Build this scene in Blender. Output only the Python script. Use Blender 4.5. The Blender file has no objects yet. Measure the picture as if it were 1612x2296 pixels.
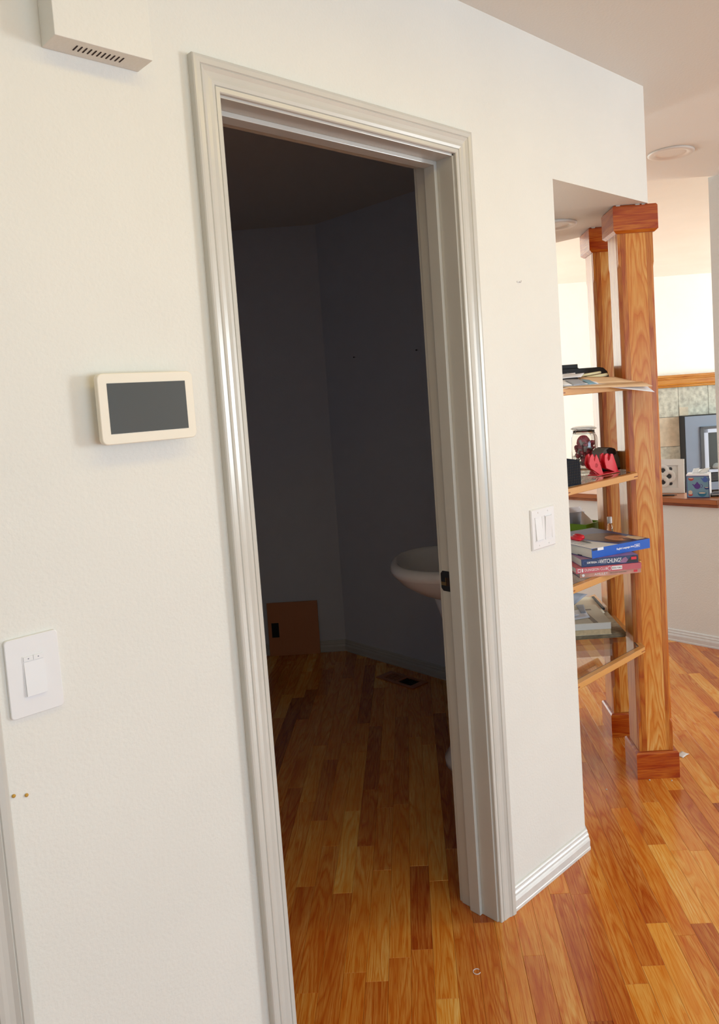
import bpy, bmesh, math, random
from mathutils import Vector, Matrix
random.seed(7)
D = bpy.data; SC = bpy.context.scene; COL = SC.collection
Q = 2 ** -0.5
def SK(s, k): return ((k + s) * Q, (k - s) * Q)      # 45 degree frame: s runs right, k runs away

# ---------------------------------------------------------------- camera
W_, H_ = 1612.0, 2296.0
F_PX, YAW, PIT, ROL = 1722.93, 0.759308, -0.0789068, -0.0682753
CAM = Vector((-1.58609, -1.29727, 1.44554)); PX, PY = 870.4, 1026.84
fw = Vector((math.cos(PIT) * math.sin(YAW), math.cos(PIT) * math.cos(YAW), math.sin(PIT)))
rt = Vector((math.cos(YAW), -math.sin(YAW), 0)); up = rt.cross(fw)
c_, s_ = math.cos(ROL), math.sin(ROL)
rt2 = rt * c_ + up * s_; up2 = up * c_ - rt * s_
cd = D.cameras.new('camera'); cam = D.objects.new('camera', cd); COL.objects.link(cam)
cam.matrix_world = Matrix(((rt2.x, up2.x, -fw.x, CAM.x), (rt2.y, up2.y, -fw.y, CAM.y), (rt2.z, up2.z, -fw.z, CAM.z), (0, 0, 0, 1)))
cd.sensor_fit = 'VERTICAL'; cd.sensor_height = 36; cd.sensor_width = 36
cd.lens = F_PX / H_ * 36
cd.shift_x = (W_ / 2 - PX) / H_; cd.shift_y = (PY - H_ / 2) / H_
cd.clip_start = 0.05; cd.clip_end = 60
SC.camera = cam

# ---------------------------------------------------------------- world, lights, exposure
w = D.worlds.new('world'); SC.world = w; w.use_nodes = True
w.node_tree.nodes['Background'].inputs[0].default_value = (0.95, 0.97, 1.0, 1)
w.node_tree.nodes['Background'].inputs[1].default_value = 0.25
SC.view_settings.view_transform = 'Standard'; SC.view_settings.look = 'None'
SC.view_settings.gamma = 1; SC.view_settings.exposure = 0.0
SC.view_settings.use_curve_mapping = False
def area(name, loc, target, sx, sy, power, col):
    l = D.lights.new(name, 'AREA'); l.shape = 'RECTANGLE'; l.size = sx; l.size_y = sy; l.energy = power; l.color = col
    o = D.objects.new(name, l); COL.objects.link(o); o.location = loc
    d = Vector(target) - Vector(loc); o.rotation_euler = d.to_track_quat('-Z', 'Y').to_euler()
    return o
area('daylight_right_window', (4.15, -4.55, 1.45), (-.6, 0.0, 1.40), 1.0, 1.5, 124, (0.88, 0.975, 1.02))
area('rear_fill', (-0.4, -5.45, 1.05), (-0.2, -1.0, 0.2), 2.5, 1.5, 82, (0.60, 0.87, 1.10))  # unseen bluish area light added behind the camera as soft fill
area('warm_wall_fill', (-0.4, -0.85, 2.40), (-0.4, -0.85, 0.0), 2.2, .3, 7.5, (1.0, 0.72, 0.18))  # added fill that warms the upper wall; no fixture hangs here
lx, ly = SK(5.05, 3.9)
tx, ty = SK(1.9, 5.4)
area('daylight_living_window', (lx, ly, 1.40), (tx, ty, 1.35), 2.6, 1.7, 120, (0.88, 1.0, 1.0))
lx, ly = SK(-1.95, 4.6)
tx, ty = SK(1.5, 5.4)
area('daylight_side_window', (lx, ly, 1.40), (tx, ty, 1.3), 1.6, 1.6, 165, (0.86, 0.98, 1.0))

# ---------------------------------------------------------------- materials
def new_mat(name):
    m = D.materials.new(name); m.use_nodes = True
    nt = m.node_tree; b = nt.nodes['Principled BSDF']; return m, nt, b
def nd(nt, t, **kw):
    n = nt.nodes.new(t)
    for k, v in kw.items():
        if hasattr(n, k): setattr(n, k, v)
        else: n.inputs[k].default_value = v
    return n
def srgb(r, g, b):
    f = lambda c: (c / 255 / 12.92) if c <= 10 else ((c / 255 + 0.055) / 1.055) ** 2.4
    return (f(r), f(g), f(b), 1)
def plain(name, col, rough=0.5, metal=0.0, spec=0.5, noise=0.0, nscale=30, bump=0.0, bscale=200, coat=0.0):
    m, nt, b = new_mat(name)
    b.inputs['Base Color'].default_value = col; b.inputs['Roughness'].default_value = rough
    b.inputs['Metallic'].default_value = metal; b.inputs['Specular IOR Level'].default_value = spec
    b.inputs['Coat Weight'].default_value = coat; b.inputs['Coat Roughness'].default_value = 0.1
    tc = nd(nt, 'ShaderNodeTexCoord')
    if noise > 0:
        n = nd(nt, 'ShaderNodeTexNoise'); n.inputs['Scale'].default_value = nscale; n.inputs['Detail'].default_value = 5
        nt.links.new(tc.outputs['Object'], n.inputs['Vector'])
        r = nd(nt, 'ShaderNodeMapRange'); r.inputs[1].default_value = .3; r.inputs[2].default_value = .7
        r.inputs[3].default_value = 1 - noise; r.inputs[4].default_value = 1 + noise * .5
        nt.links.new(n.outputs['Fac'], r.inputs[0])
        mx = nd(nt, 'ShaderNodeVectorMath', operation='SCALE'); mx.inputs[0].default_value = col[:3]
        nt.links.new(r.outputs[0], mx.inputs['Scale']); nt.links.new(mx.outputs[0], b.inputs['Base Color'])
    if bump > 0:
        n = nd(nt, 'ShaderNodeTexNoise'); n.inputs['Scale'].default_value = bscale; n.inputs['Detail'].default_value = 3
        nt.links.new(tc.outputs['Object'], n.inputs['Vector'])
        bp = nd(nt, 'ShaderNodeBump'); bp.inputs['Strength'].default_value = bump; bp.inputs['Distance'].default_value = 0.002
        nt.links.new(n.outputs['Fac'], bp.inputs['Height']); nt.links.new(bp.outputs[0], b.inputs['Normal'])
    return m
def wood(name, cols, cathedral=0.0, rough=0.3, rings=7.0, stretch=0.9, across=9.0, vary=True, coat=0.25, contrast=1.0, spec=0.5, pore=0.5):
    """oak: UV.x along the grain in metres, UV.y across it; corner attribute 'tone' picks the board's colour"""
    m, nt, b = new_mat(name); L = nt.links.new
    uv = nd(nt, 'ShaderNodeUVMap'); uv.uv_map = 'grain'
    mp = nd(nt, 'ShaderNodeMapping'); mp.inputs['Scale'].default_value = (stretch, across, 1); L(uv.outputs[0], mp.inputs[0])
    n1 = nd(nt, 'ShaderNodeTexNoise'); n1.inputs['Scale'].default_value = 1; n1.inputs['Detail'].default_value = 1.5; n1.inputs['Distortion'].default_value = .35
    L(mp.outputs[0], n1.inputs['Vector'])
    # fine wobble
    mp2 = nd(nt, 'ShaderNodeMapping'); mp2.inputs['Scale'].default_value = (8, 60, 1); L(uv.outputs[0], mp2.inputs[0])
    n2 = nd(nt, 'ShaderNodeTexNoise'); n2.inputs['Scale'].default_value = 1; n2.inputs['Detail'].default_value = 3; L(mp2.outputs[0], n2.inputs['Vector'])
    ma = nd(nt, 'ShaderNodeMath', operation='MULTIPLY'); ma.inputs[1].default_value = rings; L(n1.outputs['Fac'], ma.inputs[0])
    mb = nd(nt, 'ShaderNodeMath', operation='MULTIPLY_ADD'); mb.inputs[1].default_value = .35; L(n2.outputs['Fac'], mb.inputs[0]); L(ma.outputs[0], mb.inputs[2])
    if cathedral:
        sp = nd(nt, 'ShaderNodeSeparateXYZ'); L(uv.outputs[0], sp.inputs[0])
        v2 = nd(nt, 'ShaderNodeMath', operation='MULTIPLY'); L(sp.outputs[1], v2.inputs[0]); L(sp.outputs[1], v2.inputs[1])
        v3 = nd(nt, 'ShaderNodeMath', operation='MULTIPLY_ADD'); L(v2.outputs[0], v3.inputs[0]); v3.inputs[1].default_value = cathedral * 190; L(mb.outputs[0], v3.inputs[2])
        v4_ = nd(nt, 'ShaderNodeMath', operation='MULTIPLY_ADD'); L(sp.outputs[0], v4_.inputs[0]); v4_.inputs[1].default_value = cathedral; L(v3.outputs[0], v4_.inputs[2]); mb = v4_
    mf = nd(nt, 'ShaderNodeMath', operation='FRACT'); L(mb.outputs[0], mf.inputs[0])
    ring = nd(nt, 'ShaderNodeValToRGB'); e = ring.color_ramp.elements
    e[0].position = 0; e[0].color = (.45, .45, .45, 1); e[1].position = 1; e[1].color = (.1, .1, .1, 1)
    x = ring.color_ramp.elements.new(.25); x.color = (1, 1, 1, 1); x = ring.color_ramp.elements.new(.72); x.color = (.75, .75, .75, 1)
    L(mf.outputs[0], ring.inputs[0])
    # pores: short dark dashes along the grain
    mp3 = nd(nt, 'ShaderNodeMapping'); mp3.inputs['Scale'].default_value = (14, 460, 1); L(uv.outputs[0], mp3.inputs[0])
    n3 = nd(nt, 'ShaderNodeTexNoise'); n3.inputs['Scale'].default_value = 1; n3.inputs['Detail'].default_value = 2; L(mp3.outputs[0], n3.inputs['Vector'])
    pr = nd(nt, 'ShaderNodeMapRange'); pr.inputs[1].default_value = .36; pr.inputs[2].default_value = .5; pr.inputs[3].default_value = 1 - pore; pr.inputs[4].default_value = 1
    L(n3.outputs['Fac'], pr.inputs[0])
    at = nd(nt, 'ShaderNodeAttribute', attribute_name='tone')
    ramp = nd(nt, 'ShaderNodeValToRGB'); ramp.color_ramp.interpolation = 'LINEAR'
    el = ramp.color_ramp.elements
    for i, (p, c) in enumerate(cols):
        q = el[i] if i < 2 else el.new(p)
        q.position = p; q.color = c
    if vary: L(at.outputs['Fac'], ramp.inputs[0])
    else: ramp.inputs[0].default_value = .5
    # large soft variation within a board
    mp4 = nd(nt, 'ShaderNodeMapping'); mp4.inputs['Scale'].default_value = (2.2, 14, 1); L(uv.outputs[0], mp4.inputs[0])
    n4 = nd(nt, 'ShaderNodeTexNoise'); n4.inputs['Scale'].default_value = 1; n4.inputs['Detail'].default_value = 3; L(mp4.outputs[0], n4.inputs['Vector'])
    v4 = nd(nt, 'ShaderNodeMapRange'); v4.inputs[1].default_value = .3; v4.inputs[2].default_value = .7; v4.inputs[3].default_value = .78; v4.inputs[4].default_value = 1.15
    L(n4.outputs['Fac'], v4.inputs[0])
    rr = nd(nt, 'ShaderNodeMapRange'); rr.inputs[3].default_value = 1 - .6 * contrast; rr.inputs[4].default_value = 1.08; L(ring.outputs[0], rr.inputs[0])
    m1 = nd(nt, 'ShaderNodeMath', operation='MULTIPLY'); L(rr.outputs[0], m1.inputs[0]); L(v4.outputs[0], m1.inputs[1])
    m2 = nd(nt, 'ShaderNodeMath', operation='MULTIPLY'); L(m1.outputs[0], m2.inputs[0]); L(pr.outputs[0], m2.inputs[1])
    # darker grain also shifts to red: raise the colour to a power
    gf = nd(nt, 'ShaderNodeMapRange'); gf.inputs[1].default_value = 0; gf.inputs[2].default_value = 1.2; gf.inputs[3].default_value = 2.3; gf.inputs[4].default_value = .78; gf.clamp = False
    L(m2.outputs[0], gf.inputs[0]); gm = nd(nt, 'ShaderNodeGamma'); L(ramp.outputs[0], gm.inputs[0]); L(gf.outputs[0], gm.inputs[1])
    L(gm.outputs[0], b.inputs['Base Color'])
    b.inputs['Roughness'].default_value = rough; b.inputs['Specular IOR Level'].default_value = spec
    b.inputs['Coat Weight'].default_value = coat; b.inputs['Coat Roughness'].default_value = .08
    bp = nd(nt, 'ShaderNodeBump'); bp.inputs['Strength'].default_value = .12; bp.inputs['Distance'].default_value = .0008
    L(m2.outputs[0], bp.inputs['Height']); L(bp.outputs[0], b.inputs['Normal'])
    return m
def glass(name, col, rough=0.0, ior=1.45):
    m, nt, b = new_mat(name)
    b.inputs['Base Color'].default_value = col; b.inputs['Roughness'].default_value = rough
    b.inputs['Transmission Weight'].default_value = 1; b.inputs['IOR'].default_value = ior
    return m

M = {}
M['wall'] = plain('painted_wall_cream', (0.79, 0.777, 0.722, 1), .55, bump=.4, bscale=150, noise=.03, nscale=3)
M['ceiling'] = plain('painted_ceiling', (0.80, 0.80, 0.76, 1), .9, bump=.3, bscale=120)
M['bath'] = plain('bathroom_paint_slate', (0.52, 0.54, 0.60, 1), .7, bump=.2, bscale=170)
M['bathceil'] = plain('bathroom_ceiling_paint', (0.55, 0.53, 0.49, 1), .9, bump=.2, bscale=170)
M['trim'] = plain('trim_paint_gloss', (0.60, 0.585, 0.54, 1), .22, spec=.6, noise=.04, nscale=6)
M['trimwhite'] = plain('baseboard_paint_gloss', (0.70, 0.69, 0.66, 1), .25, spec=.6, noise=.05, nscale=40)
M['plate'] = plain('switch_plastic_white', (0.82, 0.82, 0.83, 1), .3)
M['cream'] = plain('cream_plastic', (0.86, 0.80, 0.68, 1), .4)
M['screen'] = plain('dark_glass_screen', (0.055, 0.068, 0.075, 1), .12, spec=.8)
M['black'] = plain('black_plastic', (0.012, 0.012, 0.014, 1), .35)
M['blackmatte'] = plain('black_matte', (0.006, 0.006, 0.007, 1), .8)
M['slot'] = plain('dark_slot', (0.03, 0.015, 0.012, 1), .9)
M['brass'] = plain('worn_brass', (0.35, 0.22, 0.09, 1), .35, metal=.9)
M['steel'] = plain('brushed_steel', (0.6, 0.6, 0.6, 1), .3, metal=1)
M['porcelain'] = plain('porcelain_pink_white', (0.88, 0.84, 0.83, 1), .12, spec=.6, coat=.5)
M['plaster'] = plain('raw_plaster', (0.62, 0.64, 0.6, 1), .9, noise=.3, nscale=90)
FL = [(0, srgb(164, 92, 36)), (.2, srgb(198, 120, 50)), (.5, srgb(214, 140, 60)), (.78, srgb(224, 154, 68)), (1, srgb(236, 178, 92))]
M['floor'] = wood('oak_strip_floor', FL, rough=.24, rings=11, stretch=1.5, across=17, coat=.2, contrast=.75, pore=.42)
M['column'] = wood('oak_column', [(0, srgb(188, 116, 44)), (.5, srgb(208, 138, 60)), (1, srgb(222, 158, 82))], rough=.3, rings=10, stretch=1.3, across=9, coat=.35, contrast=.95, pore=.35)
M['colface'] = wood('oak_flatsawn_face', [(0, srgb(200, 134, 56)), (.5, srgb(216, 152, 72)), (1, srgb(228, 168, 90))], cathedral=9.0, rough=.3, rings=7, stretch=2.6, across=16, coat=.35, contrast=1.05, pore=.35)
M['cap'] = wood('oak_cap_reddish', [(0, srgb(178, 90, 22)), (1, srgb(202, 112, 34))], rough=.3, rings=6, stretch=2, across=16, coat=.35, contrast=.8)
M['shelfwood'] = wood('oak_shelf_edge', [(0, srgb(200, 152, 96)), (1, srgb(222, 178, 120))], rough=.35, rings=8, stretch=6, across=60, contrast=1.0, pore=.6)
M['mantel'] = wood('oak_mantel', [(0, srgb(176, 122, 50)), (1, srgb(196, 142, 66))], rough=.35, rings=5, stretch=1, across=20, contrast=.5, pore=.2)
M['capwood'] = wood('oak_ledge_dark', [(0, srgb(150, 88, 46)), (1, srgb(176, 106, 56))], rough=.3, rings=5, stretch=1, across=14, contrast=.5)
M['panelwood'] = wood('plain_wood_panel', [(0, srgb(150, 92, 58)), (1, srgb(186, 122, 80))], rough=.45, rings=4, stretch=.8, across=8, contrast=.3, coat=0, pore=.2)
M['ventwood'] = wood('oak_vent', [(0, srgb(160, 92, 50)), (1, srgb(175, 104, 58))], rough=.35, rings=4, stretch=1, across=14, contrast=.4)
M['subfloor'] = plain('dark_joint', (0.02, 0.01, 0.006, 1), .9)
M['smoke'] = glass('smoked_shelf_glass', (0.62, 0.58, 0.53, 1))
M['clear'] = plain('clear_lid_glass', (.9, .93, .93, 1), .05, spec=.8); M['clear'].node_tree.nodes['Principled BSDF'].inputs['Alpha'].default_value = .3
M['jar'] = glass('clear_jar_glass', (0.96, 0.98, 0.97, 1))
M['paper'] = plain('white_paper', (0.80, 0.80, 0.84, 1), .7)
M['greypaper'] = plain('grey_paper', (0.36, 0.38, 0.43, 1), .7)
M['manila'] = plain('manila_paper', srgb(226, 190, 150), .7, noise=.05, nscale=20)
M['creamroll'] = plain('cream_card', srgb(226, 214, 170), .6)
M['red'] = plain('red_plastic', (0.72, 0.012, 0.03, 1), .3)
M['redfoil'] = plain('red_candy_wrapper', (0.72, 0.07, 0.11, 1), .3, noise=.5, nscale=160)
M['whitefoil'] = plain('silver_candy_wrapper', (0.62, 0.52, 0.48, 1), .35, noise=.3, nscale=120)
M['greyplastic'] = plain('grey_plastic', (0.16, 0.15, 0.14, 1), .4)
M['green'] = plain('green_plastic', srgb(120, 168, 30), .35)
M['pages'] = plain('page_block', (0.68, 0.66, 0.61, 1), .8)
M['oldpages'] = plain('yellowed_pages', srgb(206, 184, 146), .8, noise=.15, nscale=90)
M['blue'] = plain('book_blue', srgb(0, 92, 196), .35)
M['navy'] = plain('book_navy', srgb(30, 52, 100), .35, noise=.2, nscale=25)
M['duskblue'] = plain('cover_dusk_blue', srgb(34, 62, 128), .4, noise=.1, nscale=12)
M['pink'] = plain('book_pink', srgb(196, 92, 102), .35, noise=.1, nscale=30)
M['peach'] = plain('book_peach', srgb(206, 150, 132), .35, noise=.3, nscale=22)
M['lilac'] = plain('cover_lilac', srgb(160, 110, 150), .35, noise=.3, nscale=30)
M['ivory'] = plain('cover_ivory', srgb(214, 206, 184), .5, noise=.05, nscale=10)
M['taupe'] = plain('cover_taupe', srgb(130, 120, 106), .5)
M['newsprint'] = plain('newsprint', srgb(150, 132, 106), .8, noise=.35, nscale=60)
M['brownhair'] = plain('cover_brown', srgb(84, 50, 38), .4, noise=.4, nscale=60)
M['skin'] = plain('cover_tan', srgb(200, 138, 104), .4, noise=.2, nscale=60)
M['inkwhite'] = plain('white_ink', (0.85, 0.85, 0.88, 1), .5)
M['inkblack'] = plain('black_ink', (0.02, 0.02, 0.025, 1), .5)
M['inkgrey'] = plain('grey_ink', (0.2, 0.22, 0.28, 1), .5)
M['skyprint'] = plain('printed_sky', srgb(120, 166, 190), .5)
M['grassprint'] = plain('printed_grass', srgb(96, 112, 70), .5)
M['slate'] = plain('slate_tile', srgb(170, 170, 158), .5, noise=.38, nscale=22, bump=.5, bscale=30)
M['slatewarm'] = plain('slate_tile_warm', srgb(184, 172, 152), .5, noise=.25, nscale=12, bump=.5, bscale=30)
M['grout'] = plain('dark_grout', srgb(70, 72, 76), .9)
M['fpgrey'] = plain('fireplace_blue_grey', srgb(108, 121, 140), .4, noise=.08, nscale=4)
M['fpdark'] = plain('fireplace_charcoal', srgb(62, 66, 72), .4)
M['fpsilver'] = plain('fireplace_silver', srgb(172, 184, 204), .3)
M['ember'] = plain('pale_stone', srgb(120, 124, 124), .9)
M['whiteboard'] = plain('white_painted_wood', (0.84, 0.82, 0.78, 1), .4)
M['tissuebox'] = plain('printed_card_blue_grey', srgb(120, 158, 178), .5)
M['navyprint'] = plain('printed_navy', srgb(52, 56, 120), .5)
M['purpleprint'] = plain('printed_purple', srgb(90, 60, 140), .5)
M['blueprint'] = plain('printed_blue', srgb(76, 106, 180), .5)
M['tealprint'] = plain('printed_teal', srgb(50, 120, 150), .5)
M['redprint'] = plain('printed_red', srgb(190, 70, 60), .5)
M['creamprint'] = plain('printed_cream', srgb(226, 206, 180), .5)
M['tissue'] = plain('tissue_white', (0.85, 0.85, 0.86, 1), .9)
M['lampwhite'] = plain('lamp_trim_white', (0.78, 0.74, 0.68, 1), .4)
M['ochre'] = plain('exposed_anchor', srgb(196, 150, 60), .7)
M['mesh'] = plain('black_navy_mesh', (0.010, 0.012, 0.022, 1), .8, spec=.15)
M['smear'] = plain('bluish_patch_paint', (0.70, 0.74, 0.76, 1), .6, bump=.2, bscale=170)
M['gasket'] = plain('dark_seal', (0.015, 0.012, 0.015, 1), .4)
M['skyglass'] = glass('window_glass', (1, 1, 1, 1))

# ---------------------------------------------------------------- mesh helpers
class G:
    """collects geometry in local coordinates; finish() links it as ONE object"""
    def __init__(s): s.bm = bmesh.new(); s.uv = s.bm.loops.layers.uv.new('grain'); s.tl = s.bm.loops.layers.float_color.new('tone')
    centred = False
    def _tag(s, faces, grain=(1, 0, 0), tone=None):
        g = Vector(grain); r = random.random() * 40; r2 = random.random() * 40
        if s.centred: r2 = 0
        t = random.random() if tone is None else tone
        for f in faces:
            n = f.normal; c = g.cross(n)
            if c.length < .3: c = Vector((0, 0, 1)) if abs(g.z) < .5 else Vector((1, 0, 0)); a = n.cross(c)
            else: c.normalize(); a = g
            for l in f.loops:
                p = l.vert.co; l[s.uv].uv = (p.dot(a) + r, p.dot(c) + r2); l[s.tl] = (t, t, t, 1)
    def prism(s, poly, z0, z1, grain=(1, 0, 0), tone=None, bevel=0):
        a = [s.bm.verts.new((x, y, z0)) for x, y in poly]; b = [s.bm.verts.new((x, y, z1)) for x, y in poly]
        n = len(poly); fs = [s.bm.faces.new(a[::-1]), s.bm.faces.new(b)]
        for i in range(n): fs.append(s.bm.faces.new((a[i], a[(i + 1) % n], b[(i + 1) % n], b[i])))
        bmesh.ops.recalc_face_normals(s.bm, faces=fs)
        if bevel:
            es = list({e for f in fs for e in f.edges})
            r = bmesh.ops.bevel(s.bm, geom=es, offset=bevel, segments=2, profile=.6, affect='EDGES')
            fs = list({f for v in a + b if v.is_valid for f in v.link_faces} | set(r['faces']) | {f for f in fs if f.is_valid})
            for f in fs: f.normal_update()
        s._tag(fs, grain, tone); return s
    def box(s, x0, x1, y0, y1, z0, z1, grain=(1, 0, 0), tone=None, bevel=0):
        return s.prism([(x0, y0), (x1, y0), (x1, y1), (x0, y1)], z0, z1, grain, tone, bevel)
    def loft(s, rings, grain=(0, 0, 1), tone=None, caps=True, closed=True, smooth=False):
        R = [[s.bm.verts.new(p) for p in r] for r in rings]; n = len(R[0]); fs = []
        for a, b in zip(R, R[1:]):
            for i in range(n if closed else n - 1):
                fs.append(s.bm.faces.new((a[i], a[(i + 1) % n], b[(i + 1) % n], b[i])))
        if smooth:
            for f in fs: f.smooth = True
        if caps and closed: fs += [s.bm.faces.new(R[0][::-1]), s.bm.faces.new(R[-1])]
        bmesh.ops.recalc_face_normals(s.bm, faces=fs); s._tag(fs, grain, tone); return s
    def lathe(s, prof, seg=32, c=(0, 0), smooth=True, caps=True):
        rings = [[(c[0] + r * math.cos(t * 2 * math.pi / seg), c[1] + r * math.sin(t * 2 * math.pi / seg), z) for t in range(seg)] for r, z in prof]
        return s.loft(rings, smooth=smooth, caps=caps)
    def tube(s, pts, r, seg=10):
        pts = [Vector(p) for p in pts]; rings = []
        for i, p in enumerate(pts):
            t = (pts[min(i + 1, len(pts) - 1)] - pts[max(i - 1, 0)]).normalized()
            a = t.cross(Vector((0, 0, 1)));
            if a.length < .1: a = t.cross(Vector((0, 1, 0)))
            a.normalize(); b = t.cross(a)
            rings.append([p + (a * math.cos(k * 2 * math.pi / seg) + b * math.sin(k * 2 * math.pi / seg)) * r for k in range(seg)])
        return s.loft(rings, smooth=True)
    def slab(s, poly3, th, n=None):
        """thin plate: 3D polygon thickened along its normal"""
        P = [Vector(p) for p in poly3]
        if n is None: n = (P[1] - P[0]).cross(P[2] - P[0]).normalized()
        else: n = Vector(n).normalized()
        a = [s.bm.verts.new(p) for p in P]; b = [s.bm.verts.new(p + n * th) for p in P]
        k = len(P); fs = [s.bm.faces.new(a[::-1]), s.bm.faces.new(b)]
        for i in range(k): fs.append(s.bm.faces.new((a[i], a[(i + 1) % k], b[(i + 1) % k], b[i])))
        bmesh.ops.recalc_face_normals(s.bm, faces=fs); s._tag(fs); return s
    def sheet(s, c, th=.0008, warp=.0, nu=6, nv=4):
        """curved paper sheet from four corners c00,c10,c11,c01"""
        c = [Vector(p) for p in c]; g = []
        nrm = (c[1] - c[0]).cross(c[3] - c[0]).normalized()
        for k in (0, 1):
            g.append([[s.bm.verts.new(((c[0] * (1 - u) + c[1] * u) * (1 - v) + (c[3] * (1 - u) + c[2] * u) * v)
                + nrm * (warp * (math.sin(u * 3.1) * .8 + math.sin(v * 4 + u * 2) * .4) + th * k)) for u in [i / nu for i in range(nu + 1)]] for v in [j / nv for j in range(nv + 1)]])
        fs = []
        for k in (0, 1):
            for j in range(nv):
                for i in range(nu):
                    q = (g[k][j][i], g[k][j][i + 1], g[k][j + 1][i + 1], g[k][j + 1][i]); fs.append(s.bm.faces.new(q if k else q[::-1]))
        b = [g[0][0][i] for i in range(nu)] + [g[0][j][nu] for j in range(nv)] + [g[0][nv][i] for i in range(nu, 0, -1)] + [g[0][j][0] for j in range(nv, 0, -1)]
        t = [g[1][0][i] for i in range(nu)] + [g[1][j][nu] for j in range(nv)] + [g[1][nv][i] for i in range(nu, 0, -1)] + [g[1][j][0] for j in range(nv, 0, -1)]
        for i in range(len(b)): fs.append(s.bm.faces.new((b[i], b[(i + 1) % len(b)], t[(i + 1) % len(b)], t[i])))
        for f in fs: f.smooth = True
        s._tag(fs); return s
    def finish(s, name, mat, parent=None, **props):
        me = D.meshes.new(name); s.bm.normal_update(); s.bm.to_mesh(me); s.bm.free()
        for mm in (mat if isinstance(mat, list) else [mat]): me.materials.append(mm)
        o = D.objects.new(name, me); COL.objects.link(o)
        if parent is not None: o.parent = parent
        for k, v in props.items(): o[k] = v
        return o
def thing(name, label, cat, loc=(0, 0, 0), rz=0, group=None, rx=0):
    o = D.objects.new(name, None); COL.objects.link(o); o.empty_display_size = .05
    o.location = loc; o.rotation_euler = (rx, 0, rz); o['label'] = label; o['category'] = cat
    if group: o['group'] = group
    return o
def tag(o, label, cat, group=None):
    o['label'] = label; o['category'] = cat
    if group: o['group'] = group
    return o
def struct(name, g, m, parent=None):
    o = g.finish(name, m, parent)
    if parent is None: o['kind'] = 'structure'
    return o
def lettering(text, size, mat, parent, loc, rot, name='lettering', ext=.0003, sx=1.0, bold=0):
    cu = D.curves.new('tmp_text', 'FONT'); cu.body = text; cu.size = size; cu.extrude = ext; cu.align_x = 'CENTER'; cu.align_y = 'CENTER'
    cu.offset = bold; cu.resolution_u = 3
    t = D.objects.new('tmp_text', cu); COL.objects.link(t)
    dg = bpy.context.evaluated_depsgraph_get(); dg.update()
    me = D.meshes.new_from_object(t.evaluated_get(dg)); me.name = name
    D.objects.remove(t); D.curves.remove(cu)
    me.materials.clear(); me.materials.append(mat)
    o = D.objects.new(name, me); COL.objects.link(o); o.parent = parent
    o.location = loc; o.rotation_euler = rot; o.scale = (sx, 1, 1)
    return o
def sweep(g, prof, frames, grain=(0, 0, 1)):
    """prof: (u,h); frames: list of (origin, U, Hdir) -> rings joined"""
    rings = [[Vector(o) + Vector(U) * u + Vector(Hd) * h for u, h in prof] for o, U, Hd in frames]
    return g.loft(rings, grain=grain)

ZC = 2.433; ZS = 2.046; ZL = 2.482          # hall ceiling, soffit over the shelves, living room ceiling
XR, XL, XE = -.064, -.734, .381             # door jamb faces, free end of the front wall
TH = .125
# ---------------------------------------------------------------- setting: walls
g = G()
DJ = .018
g.box(-1.24, XL - DJ, 0, TH - .012, 0, ZC)                 # between the two doors
g.box(XL - DJ, XR + DJ, 0, TH - .012, 2.049 + DJ, ZC)      # over the door
g.prism([(XR + DJ, 0), (XE, 0), (XE + TH * .41, TH - .012), (XR + DJ, TH - .012)], 0, ZC)
g.box(-2.06, -1.24, 0, TH - .012, 2.10, ZC); g.box(-2.5, -2.06, 0, TH - .012, 0, ZC)
# header over the shelves, its soffit at ZS; diagonal end
g.prism([(XE, 0), (.950, 0), SK(.672, 1.09), (1.247, .72), SK(.27, 1.40), (XE + TH * .41, TH - .012)], ZS, ZC)
struct('wall_front', g, M['wall'])
g = G()                                                     # diagonal wall behind the shelf's left end
g.prism([(XE, 0.0015), SK(.2694, 1.40), SK(.170, 1.40), SK(.170, .36), (XE - .05, .05)], 0, ZS - .0005)
struct('wall_diagonal', g, M['wall'])
# bathroom lining (dark paint)
g = G(); y0, y1 = TH - .012, TH
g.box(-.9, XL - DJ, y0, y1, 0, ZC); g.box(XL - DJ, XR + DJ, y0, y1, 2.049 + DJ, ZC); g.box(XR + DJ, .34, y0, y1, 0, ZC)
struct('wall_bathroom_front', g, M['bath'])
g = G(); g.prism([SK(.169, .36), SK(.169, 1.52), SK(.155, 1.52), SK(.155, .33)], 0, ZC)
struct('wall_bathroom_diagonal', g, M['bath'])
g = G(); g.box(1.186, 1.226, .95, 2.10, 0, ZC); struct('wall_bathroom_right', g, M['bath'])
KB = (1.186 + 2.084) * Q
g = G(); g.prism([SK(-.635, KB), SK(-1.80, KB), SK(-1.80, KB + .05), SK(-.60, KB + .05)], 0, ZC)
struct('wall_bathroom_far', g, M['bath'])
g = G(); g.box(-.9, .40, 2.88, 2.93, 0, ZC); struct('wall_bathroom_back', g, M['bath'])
g = G(); g.box(-.95, -.9, y0, 2.93, 0, ZC); struct('wall_bathroom_left', g, M['bath'])
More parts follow.
